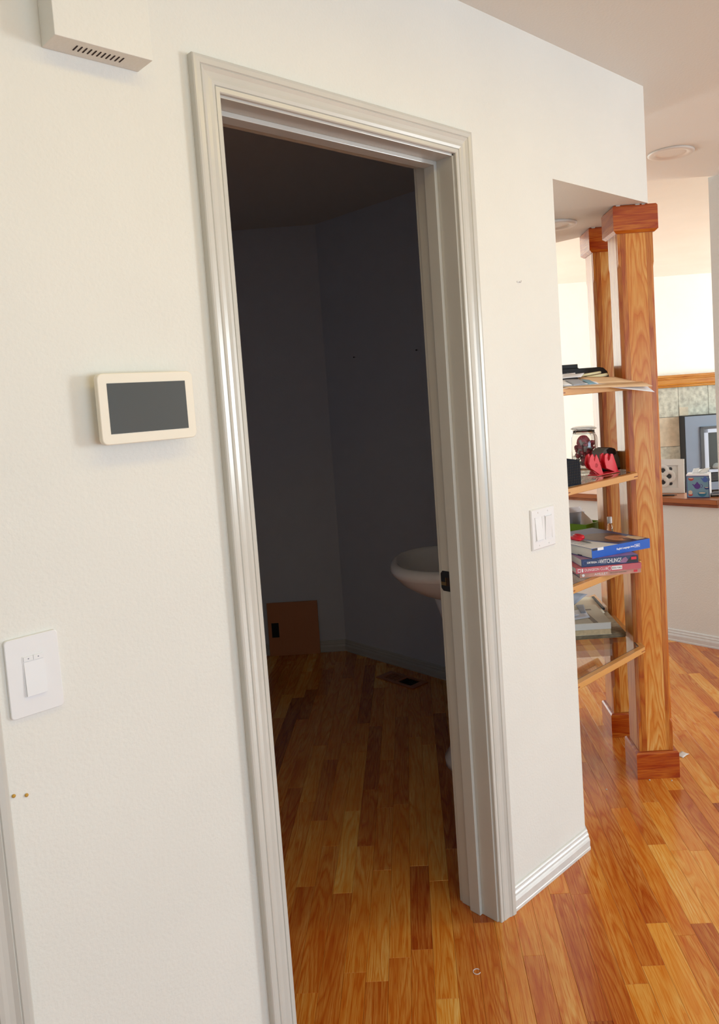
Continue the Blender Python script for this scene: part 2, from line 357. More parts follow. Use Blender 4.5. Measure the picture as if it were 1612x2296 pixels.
# hall and living room shell
g = G(); g.box(-2.55, -2.5, -5.6, 2.5, 0, ZC); struct('wall_left', g, M['wall'])
def holed(name, axis, c0, c1, a0, a1, h0, h1, z0, z1):
    """wall slab between c0 and c1 on one axis, running a0..a1 on the other, with one opening"""
    g = G()
    for p, q_, za, zb in ((a0, h0, 0, ZC), (h1, a1, 0, ZC), (h0, h1, 0, z0), (h0, h1, z1, ZC)):
        if axis == 'y': g.box(p, q_, c0, c1, za, zb)
        else: g.box(c0, c1, p, q_, za, zb)
    return struct(name, g, M['wall'])
holed('wall_back', 'y', -5.65, -5.6, -2.5, 4.3, -1.75, .95, .30, 2.2)
holed('wall_dining', 'x', 4.25, 4.3, -5.6, -.9, -5.2, -3.9, .55, 2.3)
g = G()
g.box(2.365, 2.49, -1.0, .398, 0, ZC); g.box(2.49, 4.25, -1.0, -.9, 0, ZC)
g.box(2.365, 2.49, .398, 2.6, 0, .77)                       # low wall carrying the ledge
struct('wall_right', g, M['wall'])
for nm, vert in (('window_1', True), ('window_2', False)):
    g = G(); (a0, a1, z0, z1) = (-5.2, -3.9, .55, 2.3) if vert else (-1.75, .95, .30, 2.2)
    for p, q_, za, zb in ((a0, a0 + .05, z0, z1), (a1 - .05, a1, z0, z1), (a0, a1, z0, z0 + .05), (a0, a1, z1 - .05, z1)):
        if vert: g.box(4.26, 4.29, p, q_, za, zb)
        else: g.box(p, q_, -5.64, -5.61, za, zb)
    struct(nm, g, M['trimwhite'])
K6 = 6.0
g = G(); g.prism([SK(-2.0, K6), SK(5.2, K6), SK(5.2, K6 + .1), SK(-2.0, K6 + .1)], 0, ZL); struct('wall_far', g, M['wall'])
g = G()
g.prism([SK(-2.0, 5.75), SK(-2.0, K6 + .1), SK(-2.1, K6 + .1), SK(-2.1, 5.75)], 0, ZL)
g.prism([SK(-2.0, 2.6), SK(-2.0, 2.85), SK(-2.1, 2.85), SK(-2.1, 2.6)], 0, ZL)
g.prism([SK(-2.0, 2.85), SK(-2.0, 5.75), SK(-2.1, 5.75), SK(-2.1, 2.85)], 0, .4)
g.prism([SK(-2.0, 2.85), SK(-2.0, 5.75), SK(-2.1, 5.75), SK(-2.1, 2.85)], 2.3, ZL)
struct('wall_living_left', g, M['wall'])
g = G()
for ka, kb, za, zb in ((1.2, 2.5, 0, ZL), (5.3, K6, 0, ZL), (2.5, 5.3, 0, .45), (2.5, 5.3, 2.3, ZL)): g.prism([SK(5.2, ka), SK(5.2, kb), SK(5.3, kb), SK(5.3, ka)], za, zb)
pass; struct('wall_living_right', g, M['wall'])
# ceilings
KE = 1.93
g = G(); g.prism([(-2.5, -5.6), (4.3, -5.6), (4.3, -.9), (2.49, -.9), (2.49, (KE * 2 ** .5) - 2.49), SK(-.8, KE), (-.9, 2.5), (-2.5, 2.5)], ZC, ZC + .03)
struct('ceiling', g, M['ceiling'])
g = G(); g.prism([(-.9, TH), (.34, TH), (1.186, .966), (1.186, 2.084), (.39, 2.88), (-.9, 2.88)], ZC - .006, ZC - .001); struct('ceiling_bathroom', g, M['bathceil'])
g = G(); g.prism([SK(-2.1, KE - .02), SK(5.3, KE - .8), SK(5.3, K6 + .1), SK(-2.1, K6 + .1)], ZL, ZL + .03)
struct('ceiling_living', g, M['wall'])

# ---------------------------------------------------------------- floor: oak strips laid on the diagonal
sub = G(); sub.prism([(-2.55, -5.65), (4.3, -5.65), (4.3, -1.0), SK(5.3, 1.1), SK(5.3, K6 + .1), SK(-2.1, K6 + .1), SK(-2.1, 2.4), (-2.55, 2.5)], -.04, -.012)
floor = sub.finish('floor', M['subfloor']); floor['kind'] = 'structure'
def to_px(p):
    d = Vector(p) - CAM; z = d.dot(fw)
    if z < .1: return None
    return (PX + F_PX * d.dot(rt2) / z, PY - F_PX * d.dot(up2) / z, z)
def seen(x, y):
    a = to_px((x, y, 0))
    if a is None or not (-40 < a[0] < 1660 and 1380 < a[1] < 2420): return None
    if y > 0:                                        # the sight line must pass the doorway or the open right side
        t = -CAM.y / (y - CAM.y); xc = CAM.x + (x - CAM.x) * t; 
        if not (XL - .05 < xc < XR + .05 or xc > XE - .05): return None
        if XL - .05 < xc < XR + .05 and (x > 1.186 or (x + y) * Q > KB + .05): return None
    if x > 2.37: return None
    return a[2]
PW = .0572; rng = random.Random(11); planks = []
s = -3.6
while s < 6.9:
    k = -5.4 + rng.random() * .5 - .3
    while k < K6:
        ln = rng.choice([.28, .36, .45, .55, .62, .75, .9, 1.05])
        if True:
            mx, my = SK(s + PW / 2, k + ln / 2)
            if -2.5 < mx < 7.5 and my > -5.6 and (s > -2.05 or k < 2.5) and (s < 5.1 or mx < 4.2) and not (mx > 4.2 and k < 1.0):
                ds = [d for f in (.05, .3, .5, .7, .95) for d in [seen(*SK(s + PW / 2, k + ln * f))] if d]
                r = rng.random()
                tone = r * .72 + .28 if rng.random() > .12 else rng.random() * .28
                planks.append([min(ds) if ds else 99 + mx * mx + my * my, s, k, ln, tone])
        k += ln
    s += PW
planks.sort(key=lambda p: p[0])
def add_plank(g, s, k, ln, tone):
    gp = .00022; e = .0005; zt = rng.uniform(-.0003, 0)
    o = [SK(s + gp, k + gp), SK(s + PW - gp, k + gp), SK(s + PW - gp, k + ln - gp), SK(s + gp, k + ln - gp)]
    i = [SK(s + gp + e, k + gp + e), SK(s + PW - gp - e, k + gp + e), SK(s + PW - gp - e, k + ln - gp - e), SK(s + gp + e, k + ln - gp - e)]
    g.loft([[(x, y, -.012) for x, y in o], [(x, y, zt - e) for x, y in o], [(x, y, zt) for x, y in i]], grain=(Q, Q, 0), tone=tone)
for n, (d, s, k, ln, tone) in enumerate(planks[:298]):
    g = G(); add_plank(g, s, k, ln, tone); g.finish('plank', M['floor'], floor)
g = G()
for d, s, k, ln, tone in planks[298:]: add_plank(g, s, k, ln, tone)
o = g.finish('plank_field', M['floor'], floor); o['kind'] = 'stuff'

# ---------------------------------------------------------------- door casing and jamb
CP = [(0, 0), (0, .009), (.002, .0108), (.010, .0108), (.0112, .0088), (.0124, .0112), (.019, .0125), (.026, .0120), (.034, .0130), (.041, .0165), (.0428, .0150), (.0445, .0172), (.053, .0182), (.0575, .0178), (.0596, .0160), (.0596, 0)]
def casing(name, xa, xb, ztop, inward):
    """three-sided mitred casing round an opening on the plane y=0; xa,xb inner edges"""
    root = D.objects.new(name, None); COL.objects.link(root); root['kind'] = 'structure'
    P3 = lambda x, z, dx, dz: ((x, 0, z), (dx, 0, dz), (0, -1, 0))
    for (A, B) in ((P3(xa, 0, -1, 0), P3(xa, ztop, -1, 1)), (P3(xa, ztop, -1, 1), P3(xb, ztop, 1, 1)), (P3(xb, ztop, 1, 1), P3(xb, 0, 1, 0))):
        g = G(); sweep(g, CP, [A, B]); g.finish('casing_board', M['trim'], root)
    return root
cs = casing('trim_1', XL - .005, XR + .005, 2.044, 1)
jr = D.objects.new('door_1', None); COL.objects.link(jr); jr['kind'] = 'structure'
e = .0012
def jbox(name, *a, mat=M['trim'], bev=.0012): g = G(); g.box(*a, bevel=bev); return g.finish(name, mat, jr)
jbox('jamb', XR, XR + DJ, -.001, TH + .001, 0, 2.049)
jbox('jamb', XL - DJ, XL, -.001, TH + .001, 0, 2.049)
jbox('head_jamb', XL - DJ, XR + DJ, -.001, TH + .001, 2.039, 2.057)
jbox('door_stop', XR - .0105, XR, .052, .088, 0, 2.039)
jbox('door_stop', XL, XL + .0105, .052, .088, 0, 2.039)
jbox('door_stop', XL + .0105, XR - .0105, .052, .088, 2.0285, 2.039)
# bathroom side casing (plain)
g = G()
g.box(XR + .004, XR + .06, TH, TH + .012, 0, 2.10); g.box(XL - .06, XL - .004, TH, TH + .012, 0, 2.10); g.box(XL - .06, XR + .06, TH, TH + .012, 2.043, 2.10)
g.finish('inner_casing', M['trim'], jr)
g = G(); g.loft([[(XR - .0012, y, z) for y, z in ((.0895, .908), (.0905, .906), (.121, .906), (.128, .914), (.128, .954), (.121, .962), (.0905, .962), (.0895, .960))], [(XR + .001, y, z) for y, z in ((.0895, .908), (.0905, .906), (.121, .906), (.128, .914), (.128, .954), (.121, .962), (.0905, .962), (.0895, .960))]])
st = g.finish('strike_plate', M['black'], jr, label='black strike plate')
g = G(); g.box(XR - .0016, XR - .001, .098, .110, .921, .944); g.finish('latch_hole', M['slot'], st)
g = G(); g.box(XR - .0035, XR - .001, .108, .1098, .922, .944); g.box(XR - .003, XR - .001, .1098, .126, .922, .931); g.finish('latch_lip', M['brass'], st)
g = G(); g.box(XR - .0018, XR - .001, .092, .0945, .909, .913); g.finish('screw', M['steel'], st)
# left door
casing('trim_2', -2.0, -1.2996, 2.044, 1)
g = G(); g.box(-2.06, -1.24, .03, .07, 0, 2.10); d2 = struct('door_2', g, M['trim'])
for za, zb in ((.25, .95), (1.1, 1.85)):
    g = G(); g.box(-1.9, -1.4, .022, .03, za, zb, bevel=.004); g.finish('door_panel', M['trim'], d2)

# baseboards
BP = [(0, 0), (.0, .0135), (.008, .0135), (.0100, .0120), (.030, .0128), (.0365, .0110), (.041, .0088), (.0435, .0098), (.048, .0094), (.052, .0070), (.056, .0062), (.060, .0065), (.064, .0045), (.066, .002), (.066, 0)]
def base(name, pts, side, mat=M['trimwhite']):
    """pts: plan polyline on the wall faces; the board grows towards `side` (left=+1,right=-1 of travel)"""
    g = G(); fr = []
    V = [Vector((x, y, 0)) for x, y in pts]
    for i, p in enumerate(V):
        ds = []
        if i > 0: ds.append((V[i] - V[i - 1]).normalized())
        if i < len(V) - 1: ds.append((V[i + 1] - V[i]).normalized())
        ns = [Vector((-d.y, d.x, 0)) * side for d in ds]
        n = sum(ns, Vector()); n = n / (n.length_squared / len(ns)) if len(ns) > 1 else n
        fr.append((p, (0, 0, 1), n))
    sweep(g, BP, fr); return struct(name, g, mat)
base('baseboard_front', [(-.0004, 0), (XE, 0), SK(.2694, .45)], -1)
base('baseboard_left', [(-1.238, 0), (XL - .066, 0)], -1)
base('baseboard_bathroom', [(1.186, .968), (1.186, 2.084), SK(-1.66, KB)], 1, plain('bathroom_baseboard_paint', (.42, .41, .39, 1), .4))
base('baseboard_right', [(2.365, 2.4), (2.365, -1.0)], -1)

# wall marks: nail holes with exposed anchors, hook scar
g = G()
g.box(2.363, 2.366, 0, .001, 0, .001)
for (x, z) in ((-1.230, .852), (-1.211, .8455)):
    g = G(); g.lathe([(.0018, 0), (.0028, .0006), (.0030, .0018), (.001, .0024)], 10)
    o = g.finish('wall_anchor', M['ochre']); o.rotation_euler = (math.pi / 2, 0, 0); o.location = (x, -.0002, z)
    tag(o, 'tiny ochre wall anchor at the %s of the pair low on the left wall' % ('left' if x < -1.22 else 'right'), 'anchor', 'ochre anchors low on the left wall')
hk = thing('wall_hook', 'small clear adhesive hook on the wall right of the doorway, above the double switch', 'hook', (.19, 0, 1.739))
g = G(); g.box(-.009, .009, -.0015, 0, -.002, .002, bevel=.0005); g.finish('hook_base', M['plate'], hk)
g = G(); g.tube([(0, -.001, 0), (0, -.006, -.002), (0, -.008, 0), (0, -.008, .003)], .001, 6); g.finish('hook_tip', M['steel'], hk)
for (x, y, z, lb) in ((1.184, 1.825, 1.671, 'small dark nail in the grey bathroom wall, the farther of two'), (1.184, 1.357, 1.667, 'dark nail in the grey bathroom wall nearest the door jamb')):
    g = G(); g.lathe([(.0012, 0), (.0012, .012), (.004, .012), (.004, .0135)], 8)
    o = g.finish('nail', M['blackmatte']); o.rotation_euler = (0, -math.pi / 2, 0); o.location = (1.1862, y, z); tag(o, lb, 'nail')

# ---------------------------------------------------------------- door chime box, upper left
ch = thing('chime_box', 'cream painted chime box high on the wall left of the doorway', 'box', (-.983, 0, 2.048))
g = G(); g.box(-.083, .083, -.056, 0, 0, .26, bevel=.0015); g.finish('cover', M['wall'], ch)
for i in range(11):
    x = -.040 + i * .0079
    g = G(); ring = [(x + .0013 * math.cos(t) , -.029 + (.0085 if math.sin(t) > 0 else -.0085) + .0013 * math.sin(t)) for t in [j * math.pi / 6 + .001 for j in range(12)]]
    g.prism([(a, b) for a, b in ring], -.0006, .001); g.finish('slot', M['slot'], ch)
# ---------------------------------------------------------------- wall tablet
tb = thing('wall_tablet', 'cream framed control tablet with dark screen on the wall left of the doorway', 'tablet', (-.9535, 0, 1.457), 0)
def rrect(w, h, r, n=5): return [(sx * (w / 2 - r) + r * math.cos(a), sy * (h / 2 - r) + r * math.sin(a)) for sx, sy, a0 in ((1, 1, 0), (-1, 1, 90), (-1, -1, 180), (1, -1, 270)) for a in [math.radians(a0 + 90 * i / n) for i in range(n + 1)]]
def rbody(g, w, h, r, y0, y1, e=.0015):
    rings = []
    for (yy, k) in ((y0, 0), (y1 + e, 0), (y1 + e * .3, e * .4), (y1, e)):
        rings.append([(x * (1 - 2 * k / w), yy, z * (1 - 2 * k / h)) for x, z in rrect(w, h, r)])
    g.loft(rings); return g
g = G(); rbody(g, .178, .121, .010, -.020, -.032); g.finish('frame', M['cream'], tb)
g = G(); rbody(g, .150, .095, .004, 0, -.0205, .001); g.finish('back_box', M['cream'], tb)
g = G(); g.box(-.073, .073, -.0326, -.0322, -.0425, .0435); g.finish('screen', M['screen'], tb)
# ---------------------------------------------------------------- switches
sw = thing('dimmer_switch', 'white screwless single dimmer switch low on the wall at the far left', 'light switch', (-1.1805, 0, 1.038))
g = G(); rbody(g, .083, .129, .006, 0, -.006, .0012); g.finish('plate', M['plate'], sw)
g = G(); rbody(g, .0345, .0675, .0015, -.004, -.0066, .0003); g.finish('bezel', M['plate'], sw)
g = G(); g.loft([[(x * .0155, y, z) for x, y, z in ((-1, -.0052, .024), (1, -.0052, .024), (1, -.0052, -.0325), (-1, -.0052, -.0325))], [(x * .0152, y, z) for x, y, z in ((-1, -.0075, .0235), (1, -.0075, .0235), (1, -.0105, -.0318), (-1, -.0105, -.0318))]]); g.finish('paddle', M['plate'], sw)
for sx in (-1, 1):
    g = G(); g.box(sx * .0077 - .0074, sx * .0077 + .0074, -.0078, -.005, .0245, .0325, bevel=.0004); b = g.finish('button', M['plate'], sw)
    g = G(); g.lathe([(.0010, 0), (.0010, .0002)], 10); m = g.finish('mark', M['inkgrey'], b); m.rotation_euler = (math.pi / 2, 0, 0); m.location = (sx * .0077, -.0078, .0285)
sw = thing('double_switch', 'white double rocker switch on the wall right of the doorway', 'light switch', (.238, 0, 1.040))
g = G(); n = .057; rings = [[(sx * a, y, sz * b) for sx, sz in ((-1, -1), (1, -1), (1, 1), (-1, 1))] for a, b, y in ((.0575, .0585, 0), (.0575, .0585, -.0028), (.0545, .0555, -.0058))]
g.loft(rings); g.finish('plate', M['plate'], sw)
for sx in (-.0235, .0235):
    g = G(); t = .0175
    for a in ((sx - .018, sx - .0168, -.0345, .0345), (sx + .0168, sx + .018, -.0345, .0345), (sx - .018, sx + .018, -.0345, -.0333), (sx - .018, sx + .018, .0333, .0345)):
        g.box(a[0], a[1], -.0066, -.0050, a[2], a[3])
    fr = g.finish('switch_frame', M['plate'], sw)
    g = G(); up_ = 1 if sx < 0 else -1
    g.loft([[(sx + x * .0155, -.004, z) for x, z in ((-1, .0325), (1, .0325), (1, -.0325), (-1, -.0325))],
            [(sx + x * .0153, y, z) for x, y, z in ((-1, -.0075 + up_ * .0015, .032), (1, -.0075 + up_ * .0015, .032), (1, -.0075 - up_ * .0015, -.032), (-1, -.0075 - up_ * .0015, -.032))]])
    g.finish('rocker', M['plate'], sw)
    for z in (-.0475, .0475):
        g = G(); g.lathe([(.0024, 0), (.0024, .0008), (.0015, .0013)], 12); o = g.finish('screw', M['plate'], sw); o.rotation_euler = (math.pi / 2, 0, 0); o.location = (sx, -.0056, z)

# ---------------------------------------------------------------- recessed lights
for (x, y, z, r, lb) in ((1.775, .305, ZC, .098, 'round white recessed light in the hall ceiling beyond the header'), (.922, .362, ZS, .085, 'round white recessed light in the low soffit over the shelves')):
    t = thing('recessed_light', lb, 'ceiling light', (x, y, z), 0)
    g = G(); g.lathe([(r * .66, -.0005), (r, -.0005), (r, -.006), (r * .93, -.010), (r * .72, -.008), (r * .66, -.004)], 40); g.finish('trim_ring', M['lampwhite'], t)
    g = G(); g.lathe([(r * .66, -.004), (r * .60, -.0008), (r * .30, -.0008), (0.001, -.0008)], 40, caps=False); g.finish('lens', M['lampwhite'], t)

# ---------------------------------------------------------------- oak columns
CW = .1527; S0 = .5506
def column(k0, lb, seed, wedge):
    cx_, cy_ = SK(S0 + CW / 2, k0 + CW / 2)
    c = thing('oak_column', lb, 'column', (cx_, cy_, 0), -math.pi / 4, 'square oak columns beside the shelves')
    h = .0612; random.seed(seed)
    def ring(z, ch, hh=h): return [(-hh + ch, -hh, z), (hh - ch, -hh, z), (hh, -hh + ch, z), (hh, hh - ch, z), (hh - ch, hh, z), (-hh + ch, hh, z), (-hh, hh - ch, z), (-hh, -hh + ch, z)]
    g = G(); g.loft([ring(.02, .0008), ring(.20, .0008), ring(.215, .009), ring(1.835, .009), ring(1.85, .0008), ring(2.03, .0008)], grain=(0, 0, 1), tone=.35)
    sh = g.finish('shaft', M['column'], c)
    # glued-up face boards: a broad flat-sawn board between two narrow stiles on the front
    for xa, xb, tn in ((-.0500, -.0335, .18), (-.0333, .0362, .85), (.0364, .0500, .3)):
        g = G(); g.centred = tn == .85; g.box(xa, xb, -h - .0012, -h + .0005, .10, 1.955, grain=(0, 0, 1), tone=tn); g.finish('face_board', M['colface'] if tn == .85 else M['column'], sh)
    for y_ in (1,):
        g = G(); g.box(-h - .0010, -h + .0005, -.048, .048, .10, 1.955, grain=(0, 0, 1), tone=.6); g.finish('side_board', M['column'], sh)
    H = CW / 2
    g = G(); g.loft([[(sx * a, sy * a, z) for sx, sy in ((-1, -1), (1, -1), (1, 1), (-1, 1))] for a, z in ((H, 0), (H, .093), (H - .005, .0985), (h - .0002, .0985))], grain=(1, 0, 0), tone=.4); g.finish('base', M['cap'], c)
    zt = ZS - .0015
    g = G(); a = H; b = .008
    g.loft([[(-a + p, -a, z), (a - p, -a, z), (a, -a + p, z), (a, a - p, z), (a - p, a, z), (-a + p, a, z), (-a, a - p, z), (-a, -a + p, z)] if False else [(sx * (a - q_), sy * (a - q_), z) for sx, sy in ((-1, -1), (1, -1), (1, 1), (-1, 1))] for z, q_, p in ((1.951, .010, 0), (1.960, 0, 0), (zt - .006, 0, 0), (zt, .004, 0))], grain=(1, 0, 0), tone=.5)
    g.finish('capital', M['cap'], c)
    for i in (0, 3, 4):                      # crumbs of torn plaster along the capital's top edge
        g = G(); x = -H + .012 + i * .022; wd = .008 + .01 * random.random()
        g.box(x, x + wd, -H - .0015 + .004, -H + .012, zt - .006 - .004 * random.random(), zt + .001, bevel=.001); g.finish('plaster_crumb', M['plaster'], c)
    random.seed(seed + 50)
column(.6692, 'square oak column nearest the camera, at the front corner of the shelves', 3, 0)
column(1.0131, 'square oak column standing behind the nearer one, half hidden', 5, 0)

# ---------------------------------------------------------------- glass shelves in oak frames
SZ = (.505, .8155, 1.1255, 1.4345)
SA, SB, YF, YB = .2712, .588, .035, .548
def xs(s_, y): return y + s_ * 2 ** .5
nm_s = ('lowest', 'second lowest', 'second highest', 'highest')
lab = ('lowest oak framed smoked glass shelf, carrying the thick yellowed book', 'oak framed glass shelf holding the books and the green tray', 'oak framed glass shelf holding the candy jar and red holder', 'highest oak framed shelf, covered in papers and envelopes')
for i, zt in enumerate(SZ):
    x0 = xs(SA, YF)
    t = thing('glass_shelf', lab[i], 'shelf', (x0, YF, zt), 0, 'shelves between the wall and the oak columns')
    def P(s_, y): return (xs(s_, y) - x0, y - YF)
    rw = .020; z0, z1 = -.0215, 0; d = .026
    g = G(); g.prism([P(SA, YF), P(SB, YF), P(SB - d * .4, YF + rw), P(SA + d * .4, YF + rw)], z0, z1, bevel=.0015); g.finish('front_rail', M['shelfwood'], t)
    g = G(); g.prism([P(SA, YB), P(SB, YB), P(SB - d * .4, YB - rw), P(SA + d * .4, YB - rw)], z0, z1, bevel=.0015); g.finish('back_rail', M['shelfwood'], t)
    for a, b in ((SB, SB - d * .75), (SA, SA + d * .75)):
        g = G(); g.prism([P(a, YF + .0005), P(a, YB - .0005), P(b, YB - rw - .0005), P(b, YF + rw + .0005)], z0, z1 - .0003, grain=(Q, Q, 0)); g.finish('side_rail', M['shelfwood'], t)
    gs = d * .75
    g = G(); g.prism([P(SA + gs, YF + rw), P(SB - gs, YF + rw), P(SB - gs, YB - rw), P(SA + gs, YB - rw)], -.0075, -.0012); g.finish('glass_pane', M['smoke'], t)
    g = G()
    for (pa, pb) in (((SA + gs, YF + rw), (SB - gs, YF + rw)), ((SB - gs, YF + rw), (SB - gs, YB - rw)), ((SA + gs, YB - rw), (SB - gs, YB - rw)), ((SA + gs, YF + rw), (SA + gs, YB - rw))):
        a, b = Vector(P(*pa)), Vector(P(*pb)); n = Vector((-(b - a).y, (b - a).x)).normalized() * .0018
        g.prism([tuple(a - n), tuple(b - n), tuple(b + n), tuple(a + n)], -.009, -.0004)
    g.finish('seal', M['gasket'], t)
    for a in (SA, SB):                      # dark splines in the mitres
        px_, py_ = P(a, YF); sg = 1 if a == SA else -1
        g = G(); g.box(px_ + min(sg * .001, sg * .026), px_ + max(sg * .001, sg * .026), -.0006, .004, -.0145, -.0110); g.finish('spline', M['capwood'], t)

# ---------------------------------------------------------------- bathroom things
def ring_superellipse(cs, ck, a, b, z, n=40, e=2.3, kf=None):
    out = []
    for i in range(n):
        t = 2 * math.pi * i / n; ct, st_ = math.cos(t), math.sin(t)
        x = math.copysign(abs(ct) ** (2 / e), ct) * a; y = math.copysign(abs(st_) ** (2 / e), st_) * b
        out.append((cs + x, ck + y, z))
    return out
# local frame: x towards the wall (s), y along it (k)
kx, ky = SK(.155, .885)
snk = thing('pedestal_sink', 'pale pedestal sink glimpsed in the dark bathroom behind the door jamb', 'sink', (kx, ky, 0), -math.pi / 4)
g = G(); R = []
for cs_, a, b, z in ((-.15, .085, .10, .66), (-.17, .12, .15, .675), (-.20, .165, .20, .705), (-.222, .200, .235, .742), (-.229, .214, .248, .765), (-.231, .221, .2545, .776), (-.231, .223, .2565, .779), (-.232, .226, .259, .792), (-.232, .222, .2565, .806), (-.232, .212, .248, .815), (-.232, .204, .241, .818), (-.240, .190, .226, .816), (-.240, .184, .220, .802), (-.235, .168, .198, .762), (-.23, .135, .155, .722), (-.22, .06, .07, .702), (-.22, .004, .004, .700)):
    R.append(ring_superellipse(cs_, 0, a, b, z, 48))
g.loft(R, smooth=True, caps=True); g.finish('basin', M['porcelain'], snk)
g = G(); g.box(-.10, -.001, -.22, .22, .70, .822, bevel=.012); g.finish('back_ledge', M['porcelain'], snk)
g = G(); g.loft([ring_superellipse(cs_, 0, a, b, z, 32) for cs_, a, b, z in ((-.165, .128, .115, 0), (-.165, .128, .115, .022), (-.165, .108, .10, .05), (-.165, .098, .092, .12), (-.170, .088, .085, .45), (-.172, .10, .10, .58), (-.175, .125, .13, .68))], smooth=True); g.finish('pedestal', M['porcelain'], snk)
g = G(); g.lathe([(.024, .82), (.024, .835), (.014, .845), (.012, .93), (.016, .94), (.002, .945)], 20, c=(-.05, 0)); g.tube([(-.05, 0, .915), (-.11, 0, .925), (-.155, 0, .905), (-.16, 0, .885)], .009); g.finish('faucet', M['steel'], snk)
# access panel leaning on the far wall
a0 = SK(-1.076, 2.29)
ap = thing('wood_panel', 'square plain wood panel with a dark cutout leaning on the far bathroom wall', 'panel', (a0[0], a0[1], 0), -math.pi / 4, rx=0)
ap.rotation_euler = (-math.radians(2.6), 0, -math.pi / 4)
for i, (xa, xb, tn) in enumerate(((0, .072, .2), (.0720, .15, .5), (.1500, .212, .3), (.2120, .292, .85))):
    g = G(); g.box(xa, xb, -.008, .006, 0.0005, .308, grain=(0, 0, 1), tone=tn, bevel=.0003); g.finish('board', M['panelwood'], ap)
g = G(); g.box(.020, .062, -.0088, -.007, .108, .192, bevel=.0003); g.finish('cutout', M['blackmatte'], ap)
vt = thing('floor_vent', 'wooden floor register with a black grille in the bathroom floor', 'vent', (1.042, 1.485, 0))
g = G()
for b in ((-.054, -.034, -.135, .135), (.034, .054, -.135, .135), (-.034, .034, -.135, -.098), (-.034, .034, .098, .135), (-.034, .034, -.006, .012)):
    g.box(*b, 0, .006, grain=(0, 1, 0), bevel=.0008)
g.finish('frame', M['ventwood'], vt)
g = G(); g.box(-.034, .034, -.098, .098, .0002, .001); g.finish('well', M['blackmatte'], vt)
for i in range(9): g = G(); g.box(-.034, .034, -.092 + i * .0098, -.089 + i * .0098, .001, .0045); g.finish('grille_bar', M['black'], vt)
for i in range(6): g = G(); g.box(-.034, .034, .016 + i * .014, .024 + i * .014, .001, .005, tone=.3); g.finish('slat', M['ventwood'], vt)

# ---------------------------------------------------------------- ledge on the low wall and fireplace wall
g = G(); g.box(2.335, 2.545, .398, 2.6, .773, .80, grain=(0, 1, 0), bevel=.003)
o = struct('trim_3', g, M['capwood'])
g = G(); g.box(2.347, 2.365, .398, 2.6, .757, .773, grain=(0, 1, 0)); g.finish('moulding', M['capwood'], o)
fp = thing('fireplace', 'blue grey gas fireplace insert set in the slate tiled wall', 'fireplace', (*SK(3.09, K6), 0), -math.pi / 4)
HW, YP = .470, -.165
g = G(); g.box(-HW, HW, -.001 + YP, -.022, .28, 1.048); g.finish('side_case', M['blackmatte'], fp)
g = G()
for b in ((-HW + .003, -.315, .28, 1.042), (.315, HW - .003, .28, 1.042), (-.315, .315, .905, 1.042), (-.315, .315, .28, .36)): g.box(b[0], b[1], YP - .012, YP - .001, b[2], b[3])
g.finish('surround', M['fpgrey'], fp)
g = G()
for b in ((-.325, -.288, .36, .930), (.288, .325, .36, .930), (-.325, .325, .905, .930)): g.box(b[0], b[1], YP - .03, YP - .012, b[2], b[3], bevel=.003)
g.finish('inner_frame', M['fpdark'], fp)
g = G()
for b in ((-.288, -.245, .46, .905), (.245, .288, .46, .905), (-.288, .288, .865, .905), (-.288, .288, .46, .49)): g.box(b[0], b[1], YP - .024, YP - .012, b[2], b[3], bevel=.002)
g.finish('glass_frame', M['fpsilver'], fp)
g = G(); g.box(-.245, .245, YP - .016, YP - .012, .49, .865); g.finish('glass', M['screen'], fp)
g = G()
for i in range(6): g.box(-.27, .27, YP - .02, YP - .012, .375 + i * .013, .382 + i * .013)
g.finish('louver', M['fpdark'], fp)
for i, (x, r_) in enumerate(((-.17, .04), (-.06, .035), (.05, .042), (.16, .036))):
    g = G(); g.lathe([(.003, .49), (r_, .50), (r_ * 1.05, .52), (r_ * .7, .545), (.003, .555)], 14, c=(x, YP - .012)); g.finish('log', M['ember'], fp)
# tiles
tg = G(); tg.prism([SK(2.005, K6 - .012), SK(4.45, K6 - .012), SK(4.45, K6), SK(2.005, K6)], 0, 1.345)
tl = struct('wall_fireplace_tiling', tg, M['grout'])
random.seed(21)
for i in range(8):
    for j in range(5):
        sa = 2.009 + i * .3045; z1_ = 1.345 - j * .305; z0_ = max(z1_ - .305, 0)
        if sa > 2.6 and sa < 3.5 and j > 0: continue
        g = G(); gap = .002; dd = random.uniform(0, .004)
        pts = [(sa + gap, K6 - .020 - dd), (sa + .3045 - gap, K6 - .020 - dd), (sa + .3045 - gap, K6 - .011), (sa + gap, K6 - .011)]
        g.prism([SK(*p) for p in pts], z0_ + gap, z1_ - gap); g.finish('tile', M['slatewarm'] if (i == 1 and j == 1) or random.random() < .3 else M['slate'], tl)
g = G(); g.prism([SK(2.622, K6 - .027), SK(2.712, K6 - .027), SK(2.712, K6 - .024), SK(2.622, K6 - .024)], 1.046, 1.135); g.finish('tile', M['slatewarm'], tl)
mt = thing('mantel_shelf', 'honey oak moulded mantel above the slate tiles', 'mantel', (*SK(3.2, K6), 1.345), -math.pi / 4)
prof = [(0, 0), (-.055, 0), (-.060, .012), (-.060, .018), (-.075, .024), (-.080, .036), (-.085, .080), (-.098, .086), (-.100, .098), (-.110, .104), (-.112, .122), (-.110, .126), (0, .126)]
g = G(); g.loft([[(x, y, z) for y, z in prof] for x in (-1.19, 1.25)], grain=(1, 0, 0)); g.finish('moulding', M['mantel'], mt)

# ---------------------------------------------------------------- things on the ledge
ld = .80
wf = thing('decorative_panel', 'white fretwork panel of overlapping rings leaning on the ledge behind the tissue box', 'decoration', (2.495, .758, ld + .001), math.radians(-73))
wf.rotation_euler = (math.radians(-7), 0, math.radians(-73))
